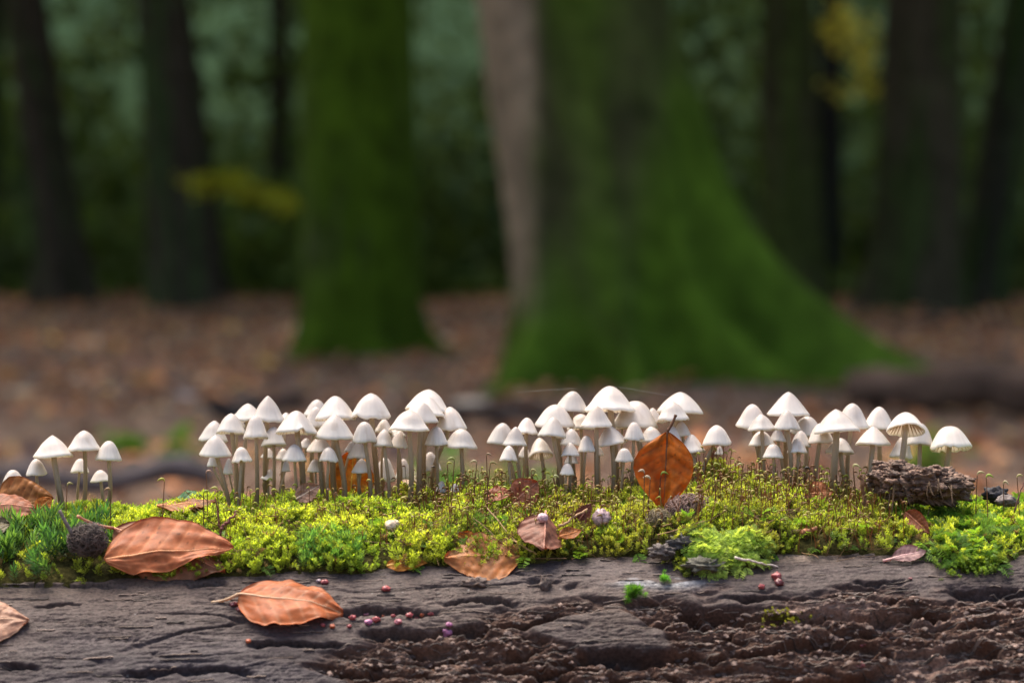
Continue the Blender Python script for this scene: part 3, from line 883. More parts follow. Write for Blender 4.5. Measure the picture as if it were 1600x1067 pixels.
# ================================================================== MUSHROOMS
def make_mushroom(ax_, ay_, lx, ly, rx, ry, bx, D, label, group, seed, pitch=None, ragged=0.0, notch=None, power=None, tint=0.0):
    r = np.random.default_rng(seed)
    Y0 = 1.418 + D * .85 / 1000.0
    rcx, rcy = (lx + rx) / 2, (ly + ry) / 2
    s = Y0 / FPX
    wpx = math.hypot(rx - lx, ry - ly)
    R = wpx * s / 2 * 1.04
    roll = math.atan2(ry - ly, rx - lx)
    hpx = math.hypot(ax_ - rcx, ay_ - rcy)
    H = max(hpx * s - .03 * R, R * .55)
    rim = np.array(at(rcx, rcy, Y0)) + np.array([0, 0, .03 * R])
    # cap axis: square to the rim line, drawn part of the way to the apex
    a1 = np.array([math.sin(roll), 0, math.cos(roll)])
    a2 = np.array([ax_ - rcx, 0, rcy - ay_]); a2 = a2 / np.linalg.norm(a2)
    ax3 = a1 * .6 + a2 * .4
    p = r.uniform(-.02, .13) if pitch is None else pitch
    ax3 = ax3 + np.array([0, p, 0]); ax3 /= np.linalg.norm(ax3)
    A = np.cross(ax3, [0, 1, 0]); A /= np.linalg.norm(A)
    A = -A if A[0] < 0 else A
    B = np.cross(ax3, A)
    seg, rings = 44, 15
    th = np.linspace(0, 2 * np.pi, seg, endpoint=False)
    q = np.linspace(0, 1, rings) ** .85; q[0] = .02
    pw = 1 + ((power if power else r.uniform(1.45, 2.0)) - 1) * .85
    flare = r.uniform(.0, .045)
    w1 = perlin(np.cos(th) * .9 + seed, np.sin(th) * .9, .5) * .085
    w2 = perlin(np.cos(th) * 3 + seed, np.sin(th) * 3, 3.5) * .05
    strand = np.cos(th * 26 + 3 * w1)
    lift = r.uniform(.02, .10) * perlin(np.cos(th) * 2.2 + seed, np.sin(th) * 2.2, 4.5)
    if ragged:
        lift = lift + ragged * (np.clip(perlin(np.cos(th) * 5 + seed, np.sin(th) * 5, 7.5), -.1, 1) + .4 * np.abs(perlin(np.cos(th) * 14, np.sin(th) * 14 + seed, 1.5)))
    if notch is not None:
        d = (th - notch + np.pi) % (2 * np.pi) - np.pi
        lift = lift + .22 * np.exp(-(d / .13) ** 2)
    def shell(scale, drop):
        V = np.zeros((rings, seg, 3))
        for k in range(rings):
            rr = q[k] * (1 + (w1 + w2) * q[k] ** 2 - flare * sstep(.5, .8, q[k]) * (1 - sstep(.8, 1.0, q[k])) + .0015 * strand * q[k] ** 2)
            hh = 1 - q[k] ** pw * (1 - .10 * (1 - q[k])) 
            hh = hh + .012 * np.sin(q[k] * 6.28 + seed)
            z = hh * H * (1 - 0) + lift * H * q[k] ** 6 + .05 * H * w1 / .06 * q[k] ** 2 - drop
            V[k] = (rr * R * scale)[:, None] * (np.cos(th)[:, None] * A + np.sin(th)[:, None] * B) + z[:, None] * ax3
        return V + rim
    outer = shell(1.0, 0.0); inner = shell(.965, .055 * H)
    base_x = bx; Yb = Y0 + r.uniform(-.003, .004)
    xb = px2x(base_x + r.normal(0, 4), Yb)
    base = np.array([xb, Yb, float(moss_z(np.array(xb), np.array(Yb))) - .003])
    t = thing('mushroom', tuple(base), label, 'mushroom', group)
    # cap skin (closed shell: outside, rim, inside)
    Vc = np.vstack([outer.reshape(-1, 3), inner.reshape(-1, 3), [rim + ax3 * H], [rim + ax3 * (H * .945)]])
    no = rings * seg; k = np.arange(seg); k2 = (k + 1) % seg
    F4 = np.vstack([grid_faces(seg, rings, True), grid_faces(seg, rings, True)[:, ::-1] + no,
                    np.stack([(rings - 1) * seg + k, (rings - 1) * seg + k2, no + (rings - 1) * seg + k2, no + (rings - 1) * seg + k], -1)])
    F3 = np.vstack([np.stack([np.full(seg, 2 * no), k2, k], -1), np.stack([np.full(seg, 2 * no + 1), no + k, no + k2], -1)])
    edge = np.array([.88, .845, .795]); mid = np.array([.72, .655, .605]); top = np.array([.54, .485, .45])  # pale edge bakes in light through thin rims; darker disc is own colour
    tn = np.clip(tint + r.uniform(-.02, .28), 0, 1)  # tint tans beige caps; on shaded caps it bakes in their shade
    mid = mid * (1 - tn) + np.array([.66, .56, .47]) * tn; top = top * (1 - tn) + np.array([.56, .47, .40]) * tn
    cq = np.where((q < .5)[:, None], top + (mid - top) * (q / .5)[:, None], mid + (edge - mid) * ((q - .5) / .5)[:, None])
    stri = (1 + .028 * np.cos(th * 26 + 3 * w1) + .05 * perlin(np.cos(th) * 4 + seed, np.sin(th) * 4, 2.5))
    Cc = cq[:, None, :] * (1 + (stri[None, :, None] - 1) * sstep(.15, .6, q)[:, None, None])
    Q2, T2 = np.meshgrid(q, th, indexing='ij')
    blot = sstep(.12, .5, fbm(Q2 * np.cos(T2) * 2.2 + seed, Q2 * np.sin(T2) * 2.2, 1.9, 3)) * r.uniform(0, .55)
    Cc = Cc + (np.array([.52, .41, .31]) - Cc) * blot[..., None] * .6
    Cc = np.vstack([Cc.reshape(-1, 3), (Cc * .97).reshape(-1, 3), [top], [top]])
    cap = mesh('cap', Vc, [F4, F3], M['cap'], t, col=np.clip(Cc, 0, .9))
    # gills: thin radial plates under the cap
    ng = 26; parts = []
    for g_ in range(ng):
        a = 2 * np.pi * g_ / ng; ii_ = (a / (2 * np.pi) * seg); i0 = int(ii_) % seg; f_ = ii_ - int(ii_); i1 = (i0 + 1) % seg
        line = inner[:, i0] * (1 - f_) + inner[:, i1] * f_
        kk = np.array([3, 7, 11, 14]); up_ = line[kk]
        dep = np.array([.20, .26, .16, .0])[:, None] * H
        lo_ = up_ - ax3 * dep - (up_ - rim - ax3 * np.dot(up_ - rim, ax3).mean()) * 0
        tdir = np.cos(a + 1.57) * A + np.sin(a + 1.57) * B
        off_ = tdir * R * .010
        Vg = np.vstack([up_ - off_, lo_ - off_, up_ + off_, lo_ + off_])
        Fg = [(j, j + 1, 5 + j, 4 + j) for j in range(3)] + [(8 + j, 12 + j, 13 + j, 9 + j) for j in range(3)] + [(4 + j, 5 + j, 13 + j, 12 + j) for j in range(3)]
        parts.append((Vg, np.array(Fg), np.array([.66, .55, .44])))
    Vg, Fg, Cg = merge(parts)
    gl = mesh('gills', Vg, Fg, M['gill'], cap, col=Cg, smooth=False)
    # stem
    topp = rim + ax3 * H * .72
    L = np.linalg.norm(topp - base)
    P = bez(base, base + np.array([r.normal(0, .0035), r.normal(0, .002), L * .42]), topp - ax3 * L * .35, topp, 16)
    rs = (.058 * wpx + .75) * s * r.uniform(.85, 1.15)
    rad = rs * np.linspace(1.12, .86, 16); rad[0] *= 1.2
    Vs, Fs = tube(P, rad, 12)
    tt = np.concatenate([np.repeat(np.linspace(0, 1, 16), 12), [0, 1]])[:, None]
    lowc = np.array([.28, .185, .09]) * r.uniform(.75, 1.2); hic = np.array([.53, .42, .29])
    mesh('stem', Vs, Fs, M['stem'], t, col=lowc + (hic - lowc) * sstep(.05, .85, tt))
    return t

GA = 'mushrooms standing alone at the left end'
GB = 'mushrooms of the left dense clump'
GD = 'mushrooms of the middle clump by the upright leaf'
GF = 'mushrooms of the right clump'
# block: (x offset, y offset, zoom); rows: apex x,y, rim left x,y, rim right x,y, base x, depth mm, label, extras
BLOCKS = [
 (0, 600, 3.335, GA, [
  (65, 447, 15, 513, 122, 510, 70, 26, 'small mushroom with torn ragged rim, farthest to the left', dict(ragged=.35, power=2.6)),
  (118, 495, 84, 558, 149, 550, 118, 22, 'tiny ragged mushroom in front of the brown standing leaf', dict(ragged=.5, power=2.6)),
  (190, 388, 137, 474, 241, 470, 206, 24, 'small smooth mushroom third from the left edge', dict(power=2.2)),
  (270, 266, 175, 381, 377, 376, 322, 16, 'wide conical mushroom on a long curved stem above the dark husk', dict(power=1.45)),
  (440, 240, 359, 348, 521, 341, 420, 20, 'tallest white mushroom at the left end with a straight stem', dict(power=1.8)),
  (418, 388, 370, 459, 464, 459, 416, 44, 'half hidden small cap behind the stem of the tallest left mushroom', dict(power=2.3, tint=.4)),
  (566, 296, 497, 391, 633, 397, 556, 18, 'bell shaped mushroom, rightmost of the left end group', dict(power=2.2)),
  (525, 447, 473, 516, 578, 500, 530, 40, 'low pale cap peeping from behind the rightmost left end mushroom', dict(power=2.2, tint=.3)),
 ]),
 (290, 590, 5.08, GB, [
  (240, 343, 105, 494, 330, 508, 330, 52, 'leftmost cap of the left dense clump, leaning outwards', dict()),
  (365, 282, 243, 447, 482, 437, 400, 30, 'domed cap above the front left cap of the left dense clump', dict(power=1.9)),
  (240, 453, 112, 612, 357, 616, 330, 8, 'front left conical cap of the left dense clump on a leaning stem', dict(power=1.6)),
  (440, 548, 362, 661, 523, 661, 425, 6, 'small cap with a notched rim in the front left of the left dense clump', dict(notch=-1.5, power=2.1)),
  (212, 610, 172, 700, 250, 700, 300, 40, 'little white cap showing under the front left cap of the left dense clump', dict(power=2.2)),
  (338, 640, 298, 758, 377, 765, 360, 48, 'thin white cap sliver behind the leaning front left stems', dict(power=2.2)),
  (490, 206, 365, 342, 620, 350, 470, 66, 'greyish cap left of the tallest cap in the left part of the dense clump', dict()),
  (655, 143, 520, 341, 781, 345, 650, 42, 'tallest conical cap in the left part of the left dense clump', dict(power=1.5)),
  (408, 275, 340, 392, 474, 390, 420, 78, 'narrow strip of cap squeezed between two domes at the left of the dense clump', dict()),
  (540, 297, 462, 474, 656, 479, 545, 18, 'steep bell cap on a thick stem in the left dense clump', dict(power=2.1)),
  (690, 388, 599, 538, 800, 538, 670, 34, 'plain cap tucked under the left rim of the wide notched cap', dict()),
  (872, 262, 717, 437, 1036, 450, 860, 12, 'wide front cap with a nick in its rim in the left dense clump', dict(notch=-1.2, power=1.8)),
  (865, 528, 768, 660, 957, 662, 857, 2, 'small bright dome low in the very front of the left dense clump', dict(power=2.2)),
  (655, 560, 597, 630, 716, 645, 640, 52, 'shaded beige cap low between stems below the plain tucked cap', dict(tint=.6)),
  (655, 720, 602, 788, 706, 834, 660, 46, 'lowest pale tilted cap deep among the stems of the left dense clump', dict(tint=.3)),
  (768, 560, 710, 645, 832, 658, 780, 56, 'shaded cap just left of the small bright front dome', dict(tint=.5)),
  (796, 650, 761, 740, 831, 741, 790, 36, 'tiny dim cap behind the left side of the small bright front dome', dict(power=2.2, tint=.4)),
  (958, 480, 898, 548, 1015, 558, 950, 60, 'white bit of cap under the right rim of the wide nicked cap', dict()),
  (1065, 462, 960, 578, 1165, 586, 1060, 38, 'brownish shaded cap behind the low right dome of the left dense clump', dict(tint=.7)),
  (1182, 290, 1033, 487, 1331, 489, 1208, 14, 'tall front cone with a dark speck in the middle of the left dense clump', dict(power=1.7)),
  (1135, 548, 1057, 658, 1213, 660, 1130, 3, 'small low dome right of the bright front dome', dict(power=2.2)),
  (1028, 645, 967, 741, 1091, 742, 1035, 40, 'pale little cap between the two low front domes', dict(power=2.2, tint=.3)),
  (1050, 172, 938, 300, 1140, 305, 1080, 76, 'back cap left of the high dome in the middle of the left dense clump', dict()),
  (1030, 232, 932, 372, 1120, 396, 1050, 58, 'slanting cap left of the tall front cone', dict()),
  (1190, 146, 1038, 348, 1349, 329, 1185, 36, 'high dome right behind the tall front cone of the left dense clump', dict(power=1.9)),
  (800, 277, 735, 344, 856, 348, 800, 84, 'thin cap edge glimpsed behind the wide nicked cap', dict()),
 ]),
 (520, 590, 5.08, GB, [
  (297, 123, 148, 317, 463, 320, 300, 32, 'high cap with a slit and frayed rim standing alone over a thin stem', dict(ragged=.10, power=2.0)),
  (250, 346, 155, 504, 346, 505, 240, 10, 'rounded bell below the frayed high cap', dict(power=2.3)),
  (140, 500, 92, 572, 180, 603, 150, 40, 'little slanting cap left of the rounded bell', dict()),
  (195, 505, 118, 632, 281, 640, 240, 28, 'pale cap hanging behind the rounded bell', dict()),
  (228, 640, 150, 750, 300, 756, 232, 18, 'low shaded cap in front of the golden leaf', dict(tint=.5)),
  (405, 325, 334, 430, 476, 440, 400, 46, 'cap peeping right of the frayed high cap', dict()),
  (412, 408, 325, 543, 486, 545, 435, 12, 'small bell left of the twin pointed caps', dict(power=1.9)),
  (540, 420, 449, 548, 592, 550, 512, 20, 'pointed cap leaning under the wide bright front cap', dict(power=1.7)),
  (604, 254, 443, 402, 766, 424, 610, 6, 'wide bright front cap in the right part of the left dense clump', dict(power=1.7)),
  (492, 392, 432, 462, 580, 470, 500, 50, 'hidden cap between two small bells in the right part', dict()),
  (672, 196, 572, 312, 824, 380, 680, 22, 'slanted cap right above the wide bright front cap', dict(power=1.8)),
  (728, 150, 596, 262, 886, 336, 720, 38, 'second slanted cap below the summit of the right part', dict(power=1.8)),
  (768, 94, 578, 258, 922, 285, 730, 54, 'summit cap of the left dense clump, highest at its right', dict(power=2.0)),
  (928, 229, 818, 420, 1059, 402, 830, 48, 'grey satin cap right of the summit cap', dict(power=1.9)),
  (820, 385, 732, 526, 906, 528, 815, 24, 'small plain dome under the grey satin cap', dict(power=2.2, tint=.2)),
  (1030, 404, 886, 547, 1146, 551, 1012, 30, 'rightmost spreading cap of the left dense clump', dict(power=1.9)),
  (410, 635, 325, 812, 500, 818, 420, 58, 'bright white low cap shining behind the thin stems', dict(power=2.4)),
  (560, 645, 498, 795, 622, 800, 560, 66, 'second bright low cap behind the stems of the wide front cap', dict(power=2.4)),
  (762, 590, 688, 738, 860, 742, 762, 60, 'bright low cap behind the stems under the grey satin cap', dict(power=2.2)),
  (970, 838, 933, 902, 1007, 908, 970, 14, 'tiny pinkish button at moss level below the rightmost spreading cap', dict(power=2.4, tint=.3)),
  (860, 818, 818, 902, 902, 908, 862, 26, 'low grey button at moss level right of the dense stems', dict(power=2.4, tint=.2)),
 ]),
 (740, 590, 5.08, GD, [
  (250, 358, 105, 520, 345, 516, 300, 42, 'leftmost white cap of the middle clump', dict(power=1.8)),
  (338, 388, 232, 529, 424, 538, 375, 18, 'pointed cap overlapping the leftmost cap of the middle clump', dict(power=1.5)),
  (425, 318, 325, 440, 509, 456, 436, 30, 'satin cap above the pointed one in the left of the middle clump', dict(power=2.0)),
  (285, 540, 205, 660, 352, 662, 290, 10, 'short bell below the leftmost caps of the middle clump', dict(power=2.3)),
  (405, 540, 353, 630, 452, 635, 400, 48, 'pale cap behind the stems at the left of the middle clump', dict()),
  (540, 468, 438, 640, 632, 602, 540, 44, 'tilted cap showing shaded gills in the middle clump', dict(tint=.5, pitch=.35)),
  (647, 210, 495, 377, 801, 379, 640, 36, 'broad bluish white dome in the left half of the middle clump', dict(power=1.9)),
  (648, 312, 508, 464, 738, 468, 650, 12, 'beige cone in front of the broad bluish dome', dict(power=1.7, tint=.2)),
  (780, 107, 650, 236, 906, 276, 805, 46, 'high cap with a black speck left of the middle clump summit', dict(power=1.9)),
  (780, 405, 687, 530, 860, 531, 770, 26, 'little dome under the right rim of the broad bluish dome', dict(power=2.1)),
  (768, 515, 695, 619, 839, 621, 768, 10, 'small beige cone stacked below the little dome', dict(power=1.8, tint=.3)),
  (775, 600, 721, 674, 831, 679, 790, 22, 'cap just beneath the small beige cone', dict(tint=.2)),
  (740, 678, 687, 765, 800, 768, 772, 4, 'lowest button of the middle clump near the moss', dict(power=2.4)),
  (893, 460, 825, 580, 962, 585, 912, 16, 'small upright bell in the centre of the middle clump', dict(power=2.4)),
  (1085, 66, 888, 270, 1276, 263, 1085, 40, 'largest summit cap of the middle clump', dict(power=1.75)),
  (975, 218, 857, 387, 1096, 384, 966, 18, 'beige pointed cap in front of the largest summit cap', dict(power=1.6, tint=.25)),
  (1062, 378, 975, 538, 1220, 514, 1058, 26, 'slanting cap below the beige pointed cap', dict(power=1.4)),
  (1000, 540, 958, 616, 1032, 611, 1000, 54, 'dim low cap behind the stem of the beige pointed cap', dict()),
  (850, 285, 742, 402, 962, 408, 850, 62, 'pinkish shaded cap behind the speckled high cap', dict(tint=.6)),
 ]),
 (930, 590, 5.08, GD, [
  (318, 182, 140, 374, 492, 398, 330, 54, 'rounded cap with a shaded left side right of the largest summit cap', dict(power=2.2)),
  (306, 353, 227, 490, 389, 492, 318, 20, 'small bell left of the upright orange leaf', dict(power=2.3)),
  (456, 240, 378, 362, 542, 355, 450, 66, 'bluish cap top in the gap above the upright leaf', dict()),
  (650, 116, 498, 258, 846, 310, 690, 52, 'largest right leaning cap above the stalk of the upright leaf', dict(power=1.9)),
  (610, 183, 490, 344, 739, 335, 625, 34, 'beige cap just behind the stalk of the upright leaf', dict(power=1.8, tint=.25)),
  (445, 385, 358, 512, 546, 486, 450, 28, 'tan cap touching the left shoulder of the upright leaf', dict(tint=.4)),
  (606, 385, 540, 500, 681, 506, 600, 30, 'white cap directly behind the top of the upright leaf', dict(power=2.2)),
  (215, 338, 155, 404, 272, 402, 220, 62, 'sliver of cap below the rounded shaded cap', dict()),
  (757, 450, 668, 592, 873, 592, 765, 28, 'cone at the right shoulder of the upright leaf', dict(power=1.6)),
  (685, 345, 615, 462, 762, 452, 690, 50, 'grey cap behind the cone at the right shoulder of the upright leaf', dict(tint=.2)),
  (956, 376, 855, 528, 1079, 527, 905, 22, 'rightmost round cap of the middle clump', dict(power=2.2)),
  (985, 540, 948, 602, 1018, 611, 985, 44, 'little cap behind the rightmost round cap of the middle clump', dict()),
  (228, 558, 160, 660, 301, 660, 231, 4, 'small white dome low at the left of the upright leaf', dict(power=2.5)),
 ]),
 (1130, 600, 5.333, GF, [
  (245, 165, 112, 350, 372, 352, 290, 48, 'leftmost tall cap of the right clump', dict(power=1.8)),
  (543, 65, 373, 257, 709, 266, 540, 44, 'highest cone of the right clump', dict(power=1.45)),
  (525, 219, 427, 378, 636, 382, 522, 14, 'bell right below the highest cone of the right clump', dict(power=1.9)),
  (310, 250, 212, 388, 432, 386, 325, 24, 'cream cap overlapping the leftmost tall cap of the right clump', dict(power=1.8, tint=.15)),
  (317, 388, 215, 510, 423, 513, 268, 34, 'half shaded cap under the cream cap of the right clump', dict(power=2.1)),
  (458, 370, 383, 472, 524, 476, 470, 40, 'cap tucked behind the bell in the right clump', dict(tint=.2)),
  (415, 498, 335, 612, 502, 612, 402, 10, 'low pale dome in the front left of the right clump', dict(power=2.4, tint=.15)),
  (715, 268, 560, 410, 832, 420, 715, 54, 'broad white cap behind the big front cone of the right clump', dict(power=1.9)),
  (640, 388, 562, 520, 731, 526, 645, 28, 'greyish dome left of the big front cone', dict(power=2.2, tint=.2)),
  (622, 450, 537, 570, 701, 573, 612, 16, 'low dome overlapping the greyish dome of the right clump', dict(power=2.2)),
  (932, 208, 762, 409, 1140, 388, 936, 10, 'big front cone with faint streaks in the right clump', dict(power=1.5)),
  (800, 325, 706, 485, 916, 480, 848, 26, 'cap under the left rim of the big front cone', dict(tint=.35)),
  (1055, 158, 935, 345, 1202, 382, 1060, 40, 'smooth tall cap right behind the big front cone', dict(power=1.9)),
  (980, 448, 858, 575, 1091, 576, 992, 30, 'pale low cap beneath the big front cone', dict(power=2.0)),
 ]),
 (1330, 600, 3.556, GF, [
  (145, 127, 70, 240, 237, 256, 172, 52, 'round cap with a tiny dark dot behind the wood chunk side caps', dict(power=2.0)),
  (112, 235, 26, 330, 216, 346, 137, 22, 'pointed cap with a dark dot left of the wood chunk', dict(power=1.5)),
  (318, 152, 198, 262, 408, 258, 272, 14, 'cap tipped back to show tan gills on a leaning stem over the wood chunk', dict(power=2.0, pitch=.42, tint=.3)),
  (395, 215, 305, 336, 458, 331, 345, 40, 'white cap right behind the tipped back cap', dict(power=2.1)),
  (283, 282, 215, 392, 335, 420, 310, 50, 'pale cap behind the leaning stem over the wood chunk', dict()),
  (545, 234, 437, 362, 664, 360, 550, 30, 'crinkled open cap with uneven rim, rightmost of all', dict(power=2.6, ragged=.16, pitch=.22)),
 ]),
]
seed = 100
for ox, oy, zf, grp, rows_ in BLOCKS:
    for (a_, b_, c_, d_, e_, f_, g_, D, lab, ex) in rows_:
        seed += 1
        make_mushroom(ox + a_ / zf, oy + b_ / zf, ox + c_ / zf, oy + d_ / zf, ox + e_ / zf, oy + f_ / zf, ox + g_ / zf, D, lab, grp, seed, **ex)

# ================================================================== FALLEN LEAVES
def make_leaf(label, bp, bY, tp, tY, width, roll, c1, c2, group='fallen beech leaves on the log', fold=.15, bend=.0, cup=.0, wave=.03, twist=0.0, stalk=None, matn='leaf', seed=0, shape=1.0, rag=.02, name='fallen_leaf', hw_clip=(0, 1), vein=None, tipcurl=0.0, lo=1.0, ex=.72):
    """bp/tp: photo pixels of blade base and tip with depths; width in mm; roll in degrees from lying flat (0) to upright (90)"""
    r = np.random.default_rng(seed + 500)
    b = np.array(at(bp[0], bp[1], bY)); t = np.array(at(tp[0], tp[1], tY))
    L = t - b; ln = np.linalg.norm(L); L /= ln
    W0 = np.cross([0, 0, 1.0], L)
    W0 /= np.linalg.norm(W0) + 1e-9
    if W0[1] < 0: W0 = -W0
    Uv = np.cross(L, W0)
    if Uv[2] < 0: Uv = -Uv
    a = R_(roll)
    nt_, nu_ = 72, 33
    T_, U_ = np.meshgrid(np.linspace(0, 1, nt_), np.linspace(-1, 1, nu_), indexing='ij')
    f = np.sin(np.pi * T_ ** (.82 * shape)) ** ex * (1 - .25 * T_ ** 3) * np.where(U_ < 0, lo, 1.0)
    f = f * (1 + rag * perlin(T_ * 14, np.sign(U_) * 3, seed + .5)) 
    hw = width / 2000.0
    ang = a + R_(twist) * (T_ - .5)
    Wd = np.cos(ang)[..., None] * W0 + np.sin(ang)[..., None] * Uv
    Nn = np.cos(ang)[..., None] * Uv - np.sin(ang)[..., None] * W0
    au = np.abs(U_)
    nvn = 7
    ph = (T_ * 1.05 - au * f * .33 * hw * 2 / ln) * nvn
    und = .35 * np.cos(2 * np.pi * ph)
    vn = np.exp(-((ph - np.round(ph)) / .10) ** 2) * (au > .03)
    h = fold * au * f * hw + bend * ln * 4 * T_ * (1 - T_) + cup * (U_ * f) ** 2 * hw - wave * hw * und * au * (1.2 - .5 * T_) - .010 * hw * vn + tipcurl * ln * sstep(.6, 1, T_) ** 2
    h = h + hw * .12 * perlin(T_ * 3 + seed, U_ * 1.6, 1.5) + hw * .04 * perlin(T_ * 8 + seed, U_ * 4, 6.5) + hw * .22 * au ** 3 * perlin(T_ * 4 + seed, np.sign(U_) * 2.2, 9.5)
    P = b + T_[..., None] * ln * L + (U_ * f * hw)[..., None] * Wd + h[..., None] * Nn
    c1 = np.array(c1); c2 = np.array(c2)
    nz = np.clip(.5 + .8 * fbm(T_ * 3 + seed, U_ * 2, 3.3, 4), 0, 1)[..., None]
    C = (c1 * nz + c2 * (1 - nz)) * .82
    vc = np.array(vein if vein is not None else np.minimum(c1 * 1.7 + .03, .8))
    C = C + (vc - C) * (.22 * vn)[..., None]
    C = C * (1 + .30 * fbm(T_ * 12 + seed, U_ * 6, 5.5, 3))[..., None]
    sp = perlin(T_ * 24 + seed, U_ * 15, 8.8) > .62
    C[sp] *= .45
    o = thing(name, tuple(b), label, 'leaf', group)
    th_ = .00013
    top = P + Nn * th_; bot = P - Nn * th_
    n_ = nt_ * nu_
    gf = grid_faces(nu_, nt_)
    ring = np.concatenate([np.arange(nu_), np.arange(1, nt_) * nu_ + nu_ - 1, (nt_ - 1) * nu_ + np.arange(nu_ - 2, -1, -1), np.arange(nt_ - 2, 0, -1) * nu_])
    r2 = np.roll(ring, -1)
    side = np.stack([ring, r2, r2 + n_, ring + n_], -1)
    mesh('blade', np.vstack([top.reshape(-1, 3), bot.reshape(-1, 3)]), np.vstack([gf, gf[:, ::-1] + n_, side]), M[matn], o, col=np.vstack([C.reshape(-1, 3)] * 2))
    mid = P[:, nu_ // 2]
    Vm, Fm = tube(mid[::2], np.linspace(.00055, .00012, len(mid[::2])), 6)
    mesh('midrib', Vm, Fm, M['leaf_dry'], o, col=np.broadcast_to(np.minimum(vc, .75), (len(Vm), 3)))
    if stalk:
        pts = [mid[0]] + [np.array(at(q[0], q[1], q[2])) for q in stalk]
        pts = np.array(pts)
        if len(pts) == 2: pts = np.array([pts[0], (pts[0] * 2 + pts[1]) / 3, (pts[0] + 2 * pts[1]) / 3, pts[1]])
        else: pts = np.array([pts[0], pts[1], pts[1] * .4 + pts[2] * .6, pts[2]])
        Pq = bez(*pts, 12)
        Vq, Fq = tube(Pq, np.linspace(.00075, .0006, 12) * np.where(np.arange(12) > 9, 1.35, 1), 8)
        mesh('stalk', Vq, Fq, M['leaf_dry'], o, col=np.broadcast_to(np.minimum(vc * .8, .75), (len(Vq), 3)))
    return o

# tones: red brown to orange
RB1, RB2 = (.40, .155, .075), (.30, .105, .055)
OR1, OR2 = (.52, .20, .035), (.34, .10, .02)
# the two leaves leaning on the moss front, left
make_leaf('large folded tan brown leaf under the glossy one, its stalk pointing up left', (178, 826), 1.356, (352, 893), 1.338, 36, 40, (.36, .16, .08), (.27, .10, .05), fold=-.25, bend=.02, stalk=[(150, 822, 1.352), (121, 806, 1.346)], seed=1, wave=.05)
make_leaf('large glossy reddish brown leaf leaning on the moss beside the dark husk', (163, 874), 1.336, (365, 853), 1.342, 44, 50, (.58, .20, .075), (.44, .13, .048), fold=-.14, bend=.025, cup=.05, seed=2, wave=.02, tipcurl=-.02, lo=.42, ex=.62)
# leaf on the bare log
p, _ = on_log(375, 938); q, _ = on_log(534, 952)
make_leaf('curled orange brown leaf with pale midrib lying on the bare log', (372, 930), p.y - .004, (536, 950), q.y - .004, 34, 32, (.56, .165, .05), (.42, .115, .036), fold=-.10, bend=.045, cup=-.10, seed=3, stalk=[(355, 938, p.y - .002), (331, 941, p.y + .001)], vein=(.62, .42, .25), wave=.02, rag=.05, tipcurl=-.05, ex=.62)
make_leaf('pale tan leaf cut off by the left edge of the picture on the log', (-110, 975), on_log(10, 975)[0].y - .004, (45, 966), on_log(45, 966)[0].y - .004, 34, 38, (.50, .26, .15), (.38, .17, .095), fold=-.1, bend=.04, seed=4, matn='leaf_dry')
# left end group
make_leaf('brown leaf standing behind the tiny leftmost mushrooms', (-10, 796), 1.424, (84, 778), 1.420, 30, 62, (.48, .20, .06), (.34, .13, .035), fold=.1, bend=.03, seed=5)
make_leaf('reddish leaf lying flat at the left edge below the tiny mushrooms', (-60, 790), 1.392, (62, 797), 1.400, 34, 28, (.38, .14, .07), (.28, .095, .045), fold=-.15, bend=.05, seed=6)
make_leaf('small bright orange leaf tip poking up left of the curved stem', (58, 799), 1.398, (80, 777), 1.402, 9, 60, (.60, .22, .03), (.46, .15, .025), seed=7)
make_leaf('dark olive brown leaf edge in the star moss at the left edge', (-40, 826), 1.358, (17, 818), 1.362, 16, 50, (.16, .11, .03), (.10, .07, .025), seed=8, matn='leaf_dry')
make_leaf('flat brown leaf lying on the moss left of the left dense clump', (245, 790), 1.41, (338, 784), 1.415, 26, 8, (.40, .17, .055), (.28, .11, .035), fold=-.1, bend=.02, seed=9)
make_leaf('fresh green leaf lying behind the flat brown leaf', (272, 783), 1.432, (321, 783), 1.43, 16, 38, (.06, .20, .05), (.04, .14, .04), fold=-.1, bend=.06, seed=10, group='single leaves of another kind')
# front edge, centre
make_leaf('broad tan leaf with an orange rim at the front edge in the centre', (812, 868), 1.345, (694, 872), 1.340, 30, 42, (.52, .23, .10), (.50, .18, .05), fold=-.1, bend=.03, seed=11, vein=(.6, .3, .08))
make_leaf('orange yellow scrap of leaf standing above the broad tan leaf', (735, 852), 1.352, (712, 834), 1.352, 11, 70, (.56, .22, .03), (.45, .16, .02), seed=12)
make_leaf('narrow orange leaf sliver at the front edge left of the broad tan leaf', (604, 884), 1.342, (668, 879), 1.344, 9, 45, (.62, .25, .03), (.50, .18, .025), bend=.04, seed=13)
make_leaf('small folded brown leaf roofing a dark hollow in the centre moss', (852, 800), 1.358, (850, 858), 1.335, 24, 20, (.34, .14, .085), (.25, .10, .06), fold=-.55, bend=.02, seed=14)
make_leaf('orange leaf scrap right of the dark hollow', (874, 838), 1.350, (908, 828), 1.356, 8, 40, (.46, .15, .03), (.30, .10, .02), seed=15)
make_leaf('thin dark red leaf standing right of the folded leaf', (900, 818), 1.368, (924, 786), 1.372, 8, 75, (.22, .07, .035), (.15, .05, .03), seed=16)
make_leaf('red brown curled leaf piece left of the middle clump stems', (760, 777), 1.398, (800, 772), 1.398, 11, 40, (.34, .09, .03), (.24, .06, .02), bend=.1, seed=17)
make_leaf('brown triangular leaf piece at the foot of the middle clump', (800, 786), 1.402, (840, 752), 1.404, 16, 70, (.42, .17, .09), (.33, .12, .06), seed=18, shape=1.2)
